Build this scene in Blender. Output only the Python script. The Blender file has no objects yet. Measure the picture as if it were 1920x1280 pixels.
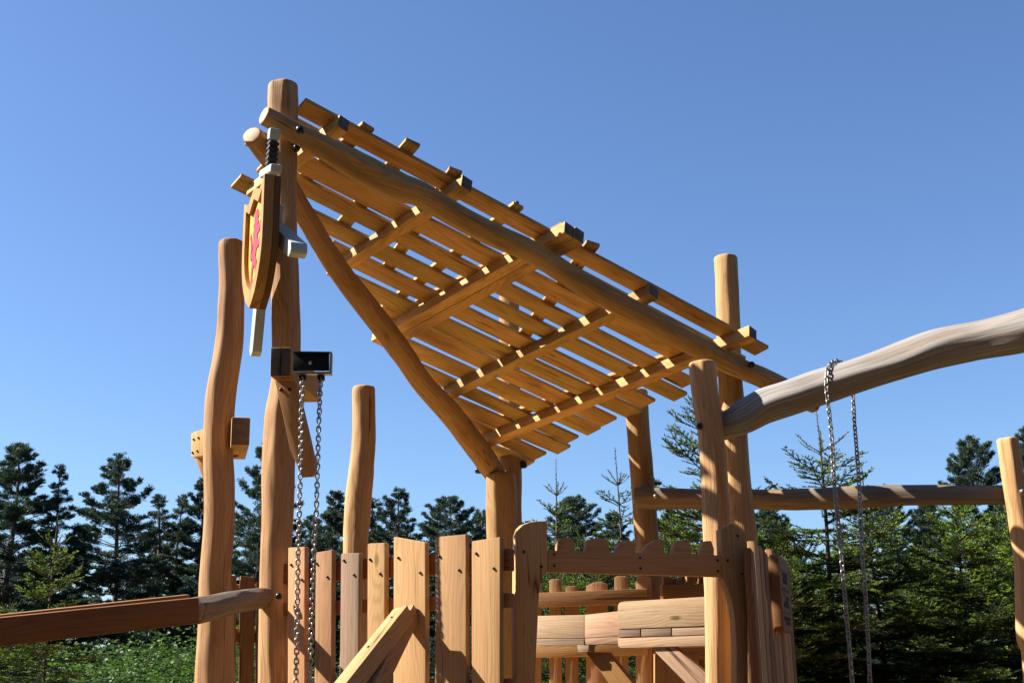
import bpy, bmesh, math, random
import numpy as np
from mathutils import Vector, Matrix
R = math.radians
scene = bpy.context.scene
COL = scene.collection

# ------------------------------------------------------------------ camera, sky, sun, exposure
F = 2300.0                      # focal length in pixels of the 1920 px wide photograph
PITCH, ROLL, EYE = R(15.3), R(1.0), 1.6
r0 = Vector((1, 0, 0)); u0 = Vector((0, -math.sin(PITCH), math.cos(PITCH)))
FWD = Vector((0, math.cos(PITCH), math.sin(PITCH)))
RT = r0 * math.cos(ROLL) - u0 * math.sin(ROLL)
UP = u0 * math.cos(ROLL) + r0 * math.sin(ROLL)
CAM = Vector((0, 0, EYE))
cd = bpy.data.cameras.new('camera'); cam = bpy.data.objects.new('camera', cd); COL.objects.link(cam)
cd.sensor_width = 36; cd.lens = 36 * F / 1920; cd.clip_start = 0.05; cd.clip_end = 2000
cam.matrix_world = Matrix(((RT.x, UP.x, -FWD.x, CAM.x), (RT.y, UP.y, -FWD.y, CAM.y), (RT.z, UP.z, -FWD.z, CAM.z), (0, 0, 0, 1)))
scene.camera = cam

SUN_EL = R(40); SUN_BACK = R(5)   # sun low-left, very slightly beyond the tower
sdir = Vector((-math.cos(SUN_BACK) * math.cos(SUN_EL), math.sin(SUN_BACK) * math.cos(SUN_EL), math.sin(SUN_EL)))
world = bpy.data.worlds.new('World'); scene.world = world; world.use_nodes = True
nt = world.node_tree; nt.nodes.clear()
wo = nt.nodes.new('ShaderNodeOutputWorld'); bg = nt.nodes.new('ShaderNodeBackground'); sky = nt.nodes.new('ShaderNodeTexSky')
sky.sky_type = 'NISHITA'; sky.sun_disc = False; sky.sun_elevation = SUN_EL
sky.sun_rotation = math.atan2(sdir.x, sdir.y)
sky.altitude = 0; sky.air_density = 1.0; sky.dust_density = 0.5; sky.ozone_density = 4.0
bg.inputs['Strength'].default_value = 0.050
tintn = nt.nodes.new('ShaderNodeMix'); tintn.data_type = 'RGBA'; tintn.blend_type = 'MULTIPLY'; tintn.inputs[0].default_value = 1.0
tintn.inputs[7].default_value = (0.88, 0.99, 1.16, 1)
nt.links.new(sky.outputs[0], tintn.inputs[6]); nt.links.new(tintn.outputs[2], bg.inputs['Color']); nt.links.new(bg.outputs[0], wo.inputs['Surface'])
sl = bpy.data.lights.new('sun', 'SUN'); sl.energy = 5.0; sl.angle = R(0.5); sl.color = (1.0, 0.95, 0.86)
so = bpy.data.objects.new('sun', sl); COL.objects.link(so); so.location = sdir * 60
so.rotation_euler = sdir.to_track_quat('Z', 'Y').to_euler()
scene.view_settings.view_transform = 'Standard'; scene.view_settings.look = 'None'
scene.view_settings.exposure = 1.62; scene.view_settings.gamma = 1.0
scene.cycles.use_denoising = True

# ------------------------------------------------------------------ placing helpers
def ray(px, py):
    return RT * ((px - 960) / F) + UP * ((640 - py) / F) + FWD
def at(px, py, Y):
    d = ray(px, py); return CAM + d * (Y / d.y)
def onplane(px, py, P, n):
    d = ray(px, py); return CAM + d * ((P - CAM).dot(n) / d.dot(n))
def mpp(p):                      # metres per photo pixel at world point p
    return (p - CAM).dot(FWD) / F

# ------------------------------------------------------------------ materials
def mat(name):
    m = bpy.data.materials.new(name); m.use_nodes = True
    return m, m.node_tree.nodes, m.node_tree.links, m.node_tree.nodes['Principled BSDF']
def math_node(n, l, op, a, b=None):
    k = n.new('ShaderNodeMath'); k.operation = op
    for i, v in enumerate((a, b)):
        if v is None: continue
        if isinstance(v, (int, float)): k.inputs[i].default_value = v
        else: l.new(v, k.inputs[i])
    return k.outputs[0]
def ramp(n, l, fac, stops):
    r = n.new('ShaderNodeValToRGB'); e = r.color_ramp.elements
    while len(e) < len(stops): e.new(0.5)
    for s, (p, c) in zip(e, stops): s.position = p; s.color = (*c, 1)
    l.new(fac, r.inputs[0]); return r.outputs[0]
def mix(n, l, fac, a, b, mode='MIX'):
    k = n.new('ShaderNodeMix'); k.data_type = 'RGBA'; k.blend_type = mode
    for s, v in ((k.inputs[0], fac), (k.inputs[6], a), (k.inputs[7], b)):
        if isinstance(v, (int, float)): s.default_value = v
        elif isinstance(v, tuple): s.default_value = (*v, 1)
        else: l.new(v, s)
    return k.outputs[2]

def wood(name, light, mid, dark, stain, stain_amt=0.35, grain=1.0, rough=0.62, bump=0.25, knots=0.6, freq=70.0, grey=None, cracks=0.9, tone=0.655):
    light, mid, dark, stain = (tuple(c * tone for c in q) for q in (light, mid, dark, stain))
    if grey: grey = tuple(c * tone for c in grey)
    m, n, l, b = mat(name)
    uv = n.new('ShaderNodeUVMap'); oi = n.new('ShaderNodeObjectInfo')
    rnd = oi.outputs['Random']
    off = n.new('ShaderNodeCombineXYZ')
    l.new(math_node(n, l, 'MULTIPLY', rnd, 37.0), off.inputs[0]); l.new(math_node(n, l, 'MULTIPLY', rnd, 91.0), off.inputs[1])
    l.new(math_node(n, l, 'MULTIPLY', rnd, 13.0), off.inputs[2])
    add = n.new('ShaderNodeVectorMath'); add.operation = 'ADD'
    l.new(uv.outputs[0], add.inputs[0]); l.new(off.outputs[0], add.inputs[1])
    def noise(sx, sy, scale, detail=4, rough_=0.55, dist=0.0):
        mp = n.new('ShaderNodeMapping'); mp.inputs['Scale'].default_value = (sx, sy, 1)
        l.new(add.outputs[0], mp.inputs[0])
        t = n.new('ShaderNodeTexNoise'); t.inputs['Scale'].default_value = scale; t.inputs['Detail'].default_value = detail
        t.inputs['Roughness'].default_value = rough_; t.inputs['Distortion'].default_value = dist
        l.new(mp.outputs[0], t.inputs['Vector']); return t.outputs[0]
    # knots: sparse cells, stretched along the grain
    mp = n.new('ShaderNodeMapping'); mp.inputs['Scale'].default_value = (4.2, 1.7, 1); l.new(add.outputs[0], mp.inputs[0])
    vo = n.new('ShaderNodeTexVoronoi'); vo.inputs['Scale'].default_value = 1.0; vo.inputs['Randomness'].default_value = 1.0
    l.new(mp.outputs[0], vo.inputs['Vector'])
    near = ramp(n, l, vo.outputs['Distance'], [(0.0, (1, 1, 1)), (0.30, (0, 0, 0))])     # halo that bends the grain
    sp = n.new('ShaderNodeSeparateColor'); l.new(vo.outputs['Color'], sp.inputs[0])
    pick = math_node(n, l, 'GREATER_THAN', sp.outputs[0], 0.55)
    core = ramp(n, l, vo.outputs['Distance'], [(0.045, (1, 1, 1)), (0.085, (0, 0, 0))])
    core = math_node(n, l, 'MULTIPLY', math_node(n, l, 'MULTIPLY', core, pick), knots)
    # growth rings seen along the board
    sx = n.new('ShaderNodeSeparateXYZ'); l.new(add.outputs[0], sx.inputs[0])
    wob = noise(3.0, 0.55, 1.0, 3, 0.5)
    u = math_node(n, l, 'ADD', sx.outputs[0], math_node(n, l, 'MULTIPLY', wob, 0.55))
    u = math_node(n, l, 'ADD', u, math_node(n, l, 'MULTIPLY', math_node(n, l, 'MULTIPLY', near, pick), 0.05))
    u = math_node(n, l, 'ADD', u, math_node(n, l, 'MULTIPLY', noise(16, 0.5, 1.0, 3, 0.6), 0.055))
    rings = math_node(n, l, 'SINE', math_node(n, l, 'MULTIPLY', u, freq * 3.6))
    rings = math_node(n, l, 'MULTIPLY_ADD', rings, 0.5); rings.node.inputs[2].default_value = 0.5
    rings = math_node(n, l, 'POWER', rings, 2.2)
    fib = noise(95, 1.6, 1.0, 5, 0.6)
    blot = noise(5, 1.1, 1.0, 4, 0.6, 0.6)
    fine = noise(240, 10, 1.0, 3, 0.6)
    rings = math_node(n, l, 'MULTIPLY', rings, ramp(n, l, noise(6, 0.9, 1.0, 3, 0.6), [(0.34, (0.15, 0.15, 0.15)), (0.66, (1, 1, 1))]))
    c = ramp(n, l, fib, [(0.30, mid), (0.68, light)])
    c = mix(n, l, math_node(n, l, 'MULTIPLY', rings, 0.58 * grain), c, dark)
    st = ramp(n, l, blot, [(0.50, (0, 0, 0)), (0.72, (1, 1, 1))])
    st = math_node(n, l, 'MULTIPLY', st, stain_amt)
    c = mix(n, l, st, c, stain)
    # short dark flecks of inner bark
    fl = noise(46, 5.0, 1.0, 4, 0.65, 0.4)
    fl = ramp(n, l, fl, [(0.61, (0, 0, 0)), (0.70, (1, 1, 1))])
    c = mix(n, l, math_node(n, l, 'MULTIPLY', fl, 0.62 * grain), c, stain)
    c = mix(n, l, core, c, tuple(x * 0.35 for x in dark))
    # drying cracks: thin broken lines along the grain
    ck = math_node(n, l, 'ABSOLUTE', math_node(n, l, 'SUBTRACT', noise(9, 0.22, 1.0, 2, 0.5, 0.15), 0.5))
    ck = ramp(n, l, ck, [(0.0, (1, 1, 1)), (0.010, (0, 0, 0))])
    br = ramp(n, l, noise(4, 1.3, 1.0, 3), [(0.52, (0, 0, 0)), (0.58, (1, 1, 1))])
    ck = math_node(n, l, 'MULTIPLY', math_node(n, l, 'MULTIPLY', ck, br), cracks)
    c = mix(n, l, ck, c, tuple(x * 0.15 for x in dark))
    if grey:
        g = ramp(n, l, noise(7, 0.8, 1.0, 5, 0.65, 0.5), [(0.32, (0, 0, 0)), (0.60, (1, 1, 1))])
        g2 = ramp(n, l, noise(60, 1.2, 1.0, 4, 0.6), [(0.3, tuple(x * 0.45 for x in grey)), (0.7, grey)])
        c = mix(n, l, g, c, g2)
    hs = n.new('ShaderNodeHueSaturation'); l.new(c, hs.inputs['Color'])
    l.new(math_node(n, l, 'MULTIPLY_ADD', rnd, 0.46), hs.inputs['Value']); hs.inputs['Value'].links[0].from_node.inputs[2].default_value = 0.76
    rs = math_node(n, l, 'FRACT', math_node(n, l, 'MULTIPLY', rnd, 7.31))
    l.new(math_node(n, l, 'MULTIPLY_ADD', rs, 0.022), hs.inputs['Hue']); hs.inputs['Hue'].links[0].from_node.inputs[2].default_value = 0.489
    l.new(hs.outputs[0], b.inputs['Base Color'])
    b.inputs['Roughness'].default_value = rough + 0.1; b.inputs['Specular IOR Level'].default_value = 0.15
    h = math_node(n, l, 'ADD', math_node(n, l, 'MULTIPLY', fib, 0.6), math_node(n, l, 'MULTIPLY', fine, 0.4))
    h = math_node(n, l, 'SUBTRACT', h, math_node(n, l, 'MULTIPLY', rings, 0.25))
    bp = n.new('ShaderNodeBump'); bp.inputs['Strength'].default_value = bump; bp.inputs['Distance'].default_value = 0.006
    l.new(h, bp.inputs['Height']); l.new(bp.outputs[0], b.inputs['Normal'])
    return m

def plain(name, col, rough=0.5, metal=0.0, var=0.25, scale=14.0, bump=0.1):
    m, n, l, b = mat(name)
    tc = n.new('ShaderNodeTexCoord'); t = n.new('ShaderNodeTexNoise'); t.inputs['Scale'].default_value = scale; t.inputs['Detail'].default_value = 5
    l.new(tc.outputs['Object'], t.inputs['Vector'])
    c = ramp(n, l, t.outputs[0], [(0.3, tuple(x * (1 - var) for x in col)), (0.7, tuple(min(1, x * (1 + var)) for x in col))])
    l.new(c, b.inputs['Base Color'])
    b.inputs['Roughness'].default_value = rough; b.inputs['Metallic'].default_value = metal
    bp = n.new('ShaderNodeBump'); bp.inputs['Strength'].default_value = bump; bp.inputs['Distance'].default_value = 0.003
    l.new(t.outputs[0], bp.inputs['Height']); l.new(bp.outputs[0], b.inputs['Normal'])
    return m

def end_grain(name, a, bcol):
    m, n, l, b = mat(name)
    uv = n.new('ShaderNodeUVMap'); ln = n.new('ShaderNodeVectorMath'); ln.operation = 'LENGTH'; 
    t = n.new('ShaderNodeTexNoise'); t.inputs['Scale'].default_value = 9; t.inputs['Detail'].default_value = 4; l.new(uv.outputs[0], t.inputs['Vector'])
    l.new(uv.outputs[0], ln.inputs[0])
    d = math_node(n, l, 'ADD', ln.outputs['Value'], math_node(n, l, 'MULTIPLY', t.outputs[0], 0.03))
    s = math_node(n, l, 'SINE', math_node(n, l, 'MULTIPLY', d, 700))
    c = ramp(n, l, math_node(n, l, 'MULTIPLY_ADD', s, 0.5), [(0.0, a), (1.0, bcol)])
    c.node.inputs[0].links[0].from_node.inputs[2].default_value = 0.5
    l.new(c, b.inputs['Base Color']); b.inputs['Roughness'].default_value = 0.75
    return m

M = {}
M['log'] = wood('peeled_log_wood', (0.68, 0.43, 0.20), (0.53, 0.31, 0.115), (0.34, 0.165, 0.045), (0.24, 0.095, 0.025), 0.55, 0.85, 0.6, 0.3, 0.5, 60)
M['roof'] = wood('roof_larch_wood', (0.72, 0.46, 0.18), (0.56, 0.32, 0.09), (0.30, 0.14, 0.03), (0.17, 0.06, 0.014), 0.5, 1.0, 0.6, 0.25, 0.9, 55, tone=0.70)
M['sawn'] = wood('sawn_larch_wood', (0.68, 0.40, 0.19), (0.56, 0.305, 0.125), (0.40, 0.185, 0.065), (0.34, 0.16, 0.075), 0.3, 0.8, 0.65, 0.3, 0.7, 60)
M['pale'] = wood('pale_sawn_wood', (0.72, 0.49, 0.31), (0.60, 0.38, 0.22), (0.42, 0.23, 0.11), (0.28, 0.20, 0.14), 0.35, 0.7, 0.7, 0.35, 0.8, 60)
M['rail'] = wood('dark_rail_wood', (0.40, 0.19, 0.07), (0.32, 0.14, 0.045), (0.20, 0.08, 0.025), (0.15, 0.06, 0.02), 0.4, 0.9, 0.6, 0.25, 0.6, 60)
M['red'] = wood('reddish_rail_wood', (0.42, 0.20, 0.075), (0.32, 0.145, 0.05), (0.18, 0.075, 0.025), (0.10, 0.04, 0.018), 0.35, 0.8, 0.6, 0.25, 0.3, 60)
M['brace'] = wood('golden_brace_wood', (0.62, 0.35, 0.13), (0.52, 0.27, 0.09), (0.38, 0.17, 0.05), (0.25, 0.10, 0.03), 0.35, 0.8, 0.62, 0.25, 0.8, 60)
M['grey'] = wood('weathered_grey_log_wood', (0.31, 0.235, 0.165), (0.23, 0.165, 0.11), (0.13, 0.088, 0.055), (0.09, 0.06, 0.035), 0.6, 0.9, 0.45, 0.5, 0.3, 60, grey=(0.40, 0.395, 0.385), tone=0.72)
M['halfgrey'] = wood('ageing_log_wood', (0.42, 0.255, 0.12), (0.31, 0.175, 0.075), (0.17, 0.085, 0.035), (0.09, 0.05, 0.027), 0.6, 0.9, 0.6, 0.4, 0.3, 60, grey=(0.26, 0.22, 0.18))
M['weath'] = wood('weathered_picket_wood', (0.55, 0.36, 0.23), (0.43, 0.28, 0.18), (0.30, 0.18, 0.10), (0.24, 0.17, 0.12), 0.5, 0.8, 0.7, 0.35, 0.7, 60, grey=(0.52, 0.37, 0.24))
M['brown'] = wood('brown_carved_wood', (0.22, 0.10, 0.04), (0.16, 0.07, 0.026), (0.12, 0.05, 0.02), (0.08, 0.03, 0.012), 0.4, 0.8, 0.55, 0.25, 0.2, 60)
M['notice'] = wood('notice_board_wood', (0.36, 0.19, 0.075), (0.28, 0.14, 0.05), (0.17, 0.075, 0.025), (0.10, 0.04, 0.015), 0.4, 0.8, 0.6, 0.25, 0.3, 60)
M['end'] = end_grain('log_end_grain', (0.62, 0.44, 0.27), (0.48, 0.31, 0.17))
M['darkend'] = plain('sealed_beam_end', (0.085, 0.06, 0.04), 0.7, 0, 0.4, 22, 0.4)
M['bolt'] = plain('black_bolt_head', (0.012, 0.013, 0.016), 0.35, 0.3)
M['black'] = plain('black_painted_steel', (0.010, 0.011, 0.012), 0.3, 0.0, 0.3)
M['steel'] = plain('bare_steel', (0.30, 0.29, 0.27), 0.45, 1.0, 0.2)
M['chain'] = plain('galvanised_chain_steel', (0.30, 0.28, 0.265), 0.38, 0.9, 0.35, 60)
M['sword'] = plain('grey_green_painted_wood', (0.36, 0.41, 0.39), 0.45, 0, 0.1)
M['grip'] = plain('black_painted_grip', (0.012, 0.011, 0.012), 0.5)
M['yellow'] = plain('yellow_painted_panel', (0.62, 0.33, 0.03), 0.45, 0, 0.06)
M['lion'] = plain('red_painted_lion', (0.46, 0.016, 0.035), 0.45, 0, 0.08)
M['ink'] = plain('burnt_lettering', (0.03, 0.018, 0.01), 0.8)

def foliage(name, base, tip, trans=0.25, rough=0.55):
    m, n, l, b = mat(name)
    a = n.new('ShaderNodeAttribute'); a.attribute_name = 'tint'
    oi = n.new('ShaderNodeObjectInfo')
    c = mix(n, l, a.outputs['Fac'], base, tip)
    g = n.new('ShaderNodeNewGeometry'); t = n.new('ShaderNodeTexNoise'); t.inputs['Scale'].default_value = 1.1; t.inputs['Detail'].default_value = 3
    l.new(g.outputs['Position'], t.inputs['Vector'])
    hs = n.new('ShaderNodeHueSaturation'); l.new(c, hs.inputs['Color'])
    v = math_node(n, l, 'ADD', math_node(n, l, 'MULTIPLY', t.outputs[0], 0.9), math_node(n, l, 'MULTIPLY', oi.outputs['Random'], 0.35))
    v = math_node(n, l, 'ADD', v, 0.4); l.new(v, hs.inputs['Value'])
    l.new(hs.outputs[0], b.inputs['Base Color']); b.inputs['Roughness'].default_value = rough
    b.inputs['Specular IOR Level'].default_value = 0.25
    out = n['Material Output']; tr = n.new('ShaderNodeBsdfTranslucent'); l.new(hs.outputs[0], tr.inputs['Color'])
    ms = n.new('ShaderNodeMixShader'); ms.inputs[0].default_value = trans
    l.new(b.outputs[0], ms.inputs[1]); l.new(tr.outputs[0], ms.inputs[2]); l.new(ms.outputs[0], out.inputs['Surface'])
    return m
M['pine'] = foliage('pine_needles', (0.028, 0.052, 0.032), (0.060, 0.095, 0.052), 0.2)
M['spruce'] = foliage('spruce_needles', (0.016, 0.044, 0.011), (0.22, 0.33, 0.024), 0.28)
M['leaf'] = foliage('shrub_leaves', (0.032, 0.074, 0.011), (0.078, 0.142, 0.017), 0.4)
M['bark'] = plain('conifer_bark', (0.085, 0.06, 0.045), 0.9, 0, 0.5, 12, 0.5)
M['leader'] = plain('young_spruce_bark', (0.085, 0.06, 0.03), 0.85, 0, 0.4, 20, 0.3)

# ------------------------------------------------------------------ object helpers
WL = {}                         # world location of every object that may parent others
def thing(name, label, cat, loc, group=None, kind=None):
    o = bpy.data.objects.new(name, None); COL.objects.link(o); o.empty_display_size = 0.2
    o.location = loc; WL[o] = Vector(loc); o['label'] = label; o['category'] = cat
    if group: o['group'] = group
    return o
def tag(o, label, cat, group=None):
    o['label'] = label; o['category'] = cat
    if group: o['group'] = group
    return o
def link(name, me, mats, parent=None, smooth=True):
    cs = np.empty(len(me.vertices) * 3, 'f'); me.vertices.foreach_get('co', cs); cs = cs.reshape(-1, 3)
    c = Vector([float(v) for v in (cs.min(0) + cs.max(0)) / 2])
    me.transform(Matrix.Translation(-c))
    for m in mats: me.materials.append(m)
    o = bpy.data.objects.new(name, me); COL.objects.link(o)
    WL[o] = c
    if parent is not None: o.parent = parent; o.location = c - WL[parent]
    else: o.location = c
    return o

def finish(bm, name, mats, parent, smooth_angle=40):
    bmesh.ops.recalc_face_normals(bm, faces=bm.faces)
    for f in bm.faces: f.smooth = True
    lim = R(smooth_angle)
    for e in bm.edges:
        if len(e.link_faces) == 2 and e.calc_face_angle(0) > lim: e.smooth = False
    me = bpy.data.meshes.new(name); bm.to_mesh(me); bm.free()
    return link(name, me, mats, parent)

def beam(name, p0, p1, w, h, up, m, parent, bev=0.006, end=None, twist=0.0):
    """squared timber from p0 to p1 (centre line); w across, h along up"""
    x = (p1 - p0); L = x.length; x = x / L
    z = (up - x * up.dot(x)).normalized(); y = z.cross(x)
    bm = bmesh.new(); bmesh.ops.create_cube(bm, size=1)
    for v in bm.verts: v.co = Vector((v.co.x * L, v.co.y * w, v.co.z * h))
    bmesh.ops.bevel(bm, geom=list(bm.edges), offset=bev, segments=2, affect='EDGES', profile=0.6)
    uvl = bm.loops.layers.uv.new('UVMap')
    for f in bm.faces:
        isend = abs(f.normal.x) > 0.7
        for lp in f.loops:
            c = lp.vert.co
            lp[uvl].uv = (c.y, c.z) if isend else (c.y + c.z + (0.4 if abs(f.normal.y) > 0.7 else 0), c.x)
        if end and isend: f.material_index = 1
    mw = Matrix((x, y, z)).transposed().to_4x4(); mw.translation = (p0 + p1) / 2
    bm.transform(mw)
    return finish(bm, name, [m] + ([end] if end else []), parent)

def prism(name, pts, n, thick, m, parent, axis, bev=0.005, end=None):
    """board: outline pts on the front plane (normal n towards the viewer), thickness behind it"""
    bm = bmesh.new()
    a = [bm.verts.new(p) for p in pts]; b = [bm.verts.new(p - n * thick) for p in pts]
    bm.faces.new(a); bm.faces.new(list(reversed(b)))
    k = len(pts)
    for i in range(k): bm.faces.new((a[i], b[i], b[(i + 1) % k], a[(i + 1) % k]))
    bmesh.ops.recalc_face_normals(bm, faces=bm.faces)
    if bev:
        es = [e for e in bm.edges if len(e.link_faces) == 2 and e.calc_face_angle(0) > R(25)]
        bmesh.ops.bevel(bm, geom=es, offset=bev, segments=2, affect='EDGES', profile=0.6, clamp_overlap=True)
    uvl = bm.loops.layers.uv.new('UVMap'); ax = axis.normalized(); s = ax.cross(n).normalized()
    for f in bm.faces:
        for lp in f.loops:
            c = lp.vert.co
            lp[uvl].uv = (c.dot(s) + c.dot(n), c.dot(ax))
    return finish(bm, name, [m], parent)

def catmull(P, t):
    i = min(int(t), len(P) - 2); f = t - i
    p0 = P[max(i - 1, 0)]; p1 = P[i]; p2 = P[i + 1]; p3 = P[min(i + 2, len(P) - 1)]
    return 0.5 * ((2 * p1) + (p2 - p0) * f + (2 * p0 - 5 * p1 + 4 * p2 - p3) * f * f + (3 * p1 - p0 - 3 * p2 + p3) * f ** 3)

def log(name, pts, m, parent, seed, facets=8, depth=0.17, n=48, step=0.035, bevel=0.018, endmat='end', slant0=None):
    """hand-peeled round timber through pts [(centre, radius)]: planed flats of uneven depth along its length"""
    rg = random.Random(seed)
    P = [np.array((*p, r)) for p, r in pts]
    dense = [catmull(P, t) for t in np.linspace(0, len(P) - 1, 60 * (len(P) - 1))]
    dense = np.array(dense); seg = np.linalg.norm(np.diff(dense[:, :3], axis=0), axis=1); s = np.concatenate(([0], np.cumsum(seg)))
    L = s[-1]; K = max(4, int(L / step)); ss = np.linspace(0, L, K)
    C = np.stack([np.interp(ss, s, dense[:, j]) for j in range(4)], 1)
    T = np.gradient(C[:, :3], axis=0); T /= np.linalg.norm(T, axis=1)[:, None]
    ref = np.array((0.3, -0.9, 0.2)); 
    fk = []
    for k in range(facets):
        th = 2 * math.pi * (k + rg.uniform(-0.28, 0.28)) / facets
        fk.append((th, [(rg.uniform(0.4, 1.0), rg.uniform(0, 6.28), rg.uniform(1.2, 3.2)), (rg.uniform(0.3, 0.7), rg.uniform(0, 6.28), rg.uniform(4, 8.5)),
                        (0.25, rg.uniform(0, 6.28), rg.uniform(10, 18))], rg.uniform(-0.3, 0.3), rg.uniform(0.25, 1.0)))
    bm = bmesh.new(); uvl = bm.loops.layers.uv.new('UVMap')
    th = np.linspace(0, 2 * math.pi, n, endpoint=False)
    rings = []; rlist = []
    ph = [rg.uniform(0, 6.28) for _ in range(4)]
    rip = [(rg.randint(3, 10), rg.uniform(5, 22) * rg.choice((-1, 1)), rg.uniform(0, 6.28), rg.uniform(.003, .0075)) for _ in range(7)]      # drawknife ripples
    kn = [(rg.uniform(0, L), rg.uniform(0, 6.28), rg.uniform(.03, .07), rg.uniform(.035, .075)) for _ in range(max(2, int(L * 1.6)))]          # swellings round old branches
    for i in range(K):
        t = T[i]; a = np.cross(t, ref); a /= np.linalg.norm(a); b = np.cross(t, a)
        sv = ss[i]; r = np.ones(n) * (1 + 0.012 * np.sin(2 * th + ph[0] + sv * 1.1) + 0.012 * np.sin(3 * th + ph[1] - sv * 1.7) + 0.008 * np.sin(5 * th + ph[2] + 3 * sv))
        for (kk, w_, p_, a_) in rip: r = r + a_ * np.sin(kk * th + w_ * sv + p_)
        late = np.zeros(n)
        for (ks, kt, ka, kr) in kn:
            if abs(sv - ks) < kr * 3:
                dt = np.abs((th - kt + math.pi) % (2 * math.pi) - math.pi) * C[i, 3]
                late = late + ka * np.exp(-((sv - ks) ** 2 * .6 + dt ** 2) / kr ** 2)
        for (t0, ws, drift, amt) in fk:
            v = sum(A * math.sin(p + w * sv) for A, p, w in ws) / 1.6
            d = 1 - depth * (0.42 + 0.58 * v) * amt
            cc = np.cos(th - t0 - drift * math.sin(sv * 0.9 + t0))
            lim = np.where(cc > 0.3, d / np.maximum(cc, 0.3), 9)
            r = np.minimum(r, lim)
        R_ = C[i, 3] * (r + late) * 1.02
        rings.append(C[i, :3] + np.outer(np.cos(th) * R_, a) + np.outer(np.sin(th) * R_, b)); rlist.append(C[i, 3])
    def cap(i, sgn):
        c = C[i, :3]; t = T[i] * sgn; out = []
        for q, (dx, sc) in enumerate(((0.0, 1.0), (bevel * 0.62, 0.955), (bevel, 0.86))):
            out.append(c + (rings[i] - c) * sc + t * dx)
        return out
    start = cap(0, -1)[::-1]; endc = cap(K - 1, 1)
    allr = start[:2] + rings + endc[1:]
    vv = [-0.02, -0.01] + list(ss) + [L + 0.01, L + 0.02]
    V = [[bm.verts.new(p) for p in rr] for rr in allr]
    um = float(np.mean(rlist))
    for i in range(len(V) - 1):
        for j in range(n):
            j2 = (j + 1) % n
            f = bm.faces.new((V[i][j], V[i][j2], V[i + 1][j2], V[i + 1][j]))
            us = (j, j + 1, j + 1, j); vs = (vv[i], vv[i], vv[i + 1], vv[i + 1])
            for lp, uu, v_ in zip(f.loops, us, vs): lp[uvl].uv = (uu / n * 2 * math.pi * um, v_)
    for ring, c, t in ((V[0], C[0], T[0]), (V[-1], C[-1], T[-1])):
        f = bm.faces.new(ring); f.material_index = 1
        a = np.cross(t, ref); a /= np.linalg.norm(a); b = np.cross(t, a)
        for lp in f.loops:
            q = np.array(lp.vert.co) - c[:3]; lp[uvl].uv = (float(q @ a) + 0.013, float(q @ b) - 0.009)
    return finish(bm, name, [M[m], M[endmat]], parent, 50)

def bolt(parent, p, d, r=0.012, h=0.01, m='bolt', name='bolt'):
    d = d.normalized(); bm = bmesh.new()
    bmesh.ops.create_cone(bm, cap_ends=True, segments=12, radius1=r, radius2=r * 0.97, depth=h)
    bmesh.ops.create_uvsphere(bm, u_segments=12, v_segments=6, radius=r * 0.93, matrix=Matrix.Translation((0, 0, h * 0.5)) @ Matrix.Diagonal((1, 1, 0.55, 1)))
    q = d.to_track_quat('Z', 'Y').to_matrix().to_4x4(); q.translation = p + d * (h * 0.4); bm.transform(q)
    return finish(bm, name, [M[m]], parent)

def chain(name, pts, pitch, wire, m='chain', width=1.28):
    """welded links along a polyline of points; every second link is turned a quarter"""
    P = np.array([tuple(p) for p in pts]); dense = np.array([catmull(list(P), t) for t in np.linspace(0, len(P) - 1, 80 * (len(P) - 1))])
    s = np.concatenate(([0], np.cumsum(np.linalg.norm(np.diff(dense, axis=0), axis=1))))
    N = int(s[-1] / pitch); vs = []; fs = []
    half = (pitch + wire) / 2; rr = wire * width; st = half - rr
    loop = []
    for k in range(9): a = math.pi * k / 8; loop.append((st + rr * math.sin(a), rr * math.cos(a)))
    for k in range(9): a = math.pi * k / 8; loop.append((-st - rr * math.sin(a), -rr * math.cos(a)))
    nl = len(loop); q = 6; rg = random.Random(3)
    for i in range(N):
        c = np.array([np.interp((i + .5) * pitch, s, dense[:, j]) for j in range(3)])
        d = np.array([np.interp((i + .5) * pitch + .004, s, dense[:, j]) for j in range(3)]) - c
        t = Vector(d).normalized(); a = t.cross(Vector((0.35, 0.9, 0.1))).normalized()
        a = Matrix.Rotation((math.pi / 2 if i % 2 else 0) + 0.7 + rg.uniform(-.18, .18), 3, t) @ a; b = t.cross(a)
        base = len(vs); cv = Vector(c)
        for k in range(nl):
            (x0, y0), (x1, y1), (x2, y2) = loop[k - 1], loop[k], loop[(k + 1) % nl]
            tx, ty = x2 - x0, y2 - y0; ln = math.hypot(tx, ty); nx, ny = ty / ln, -tx / ln
            ctr = cv + t * x1 + a * y1; on = t * nx + a * ny
            for w in range(q):
                an = 2 * math.pi * w / q
                vs.append(ctr + (on * math.cos(an) + b * math.sin(an)) * wire * 0.5)
        for k in range(nl):
            for w in range(q):
                k2 = (k + 1) % nl; w2 = (w + 1) % q
                fs.append((base + k * q + w, base + k * q + w2, base + k2 * q + w2, base + k2 * q + w))
    me = bpy.data.meshes.new(name); me.from_pydata(vs, [], fs); me.polygons.foreach_set('use_smooth', [True] * len(fs)); me.update()
    return link(name, me, [M[m]])

def px_log(name, rows, m, parent, seed, **kw):
    """rows of (px, py, half width in px, Y)"""
    pts = []
    for (x, y, hw, Y) in rows:
        p = at(x, y, Y); pts.append((p, hw * mpp(p)))
    return log(name, pts, m, parent, seed, **kw)

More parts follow.
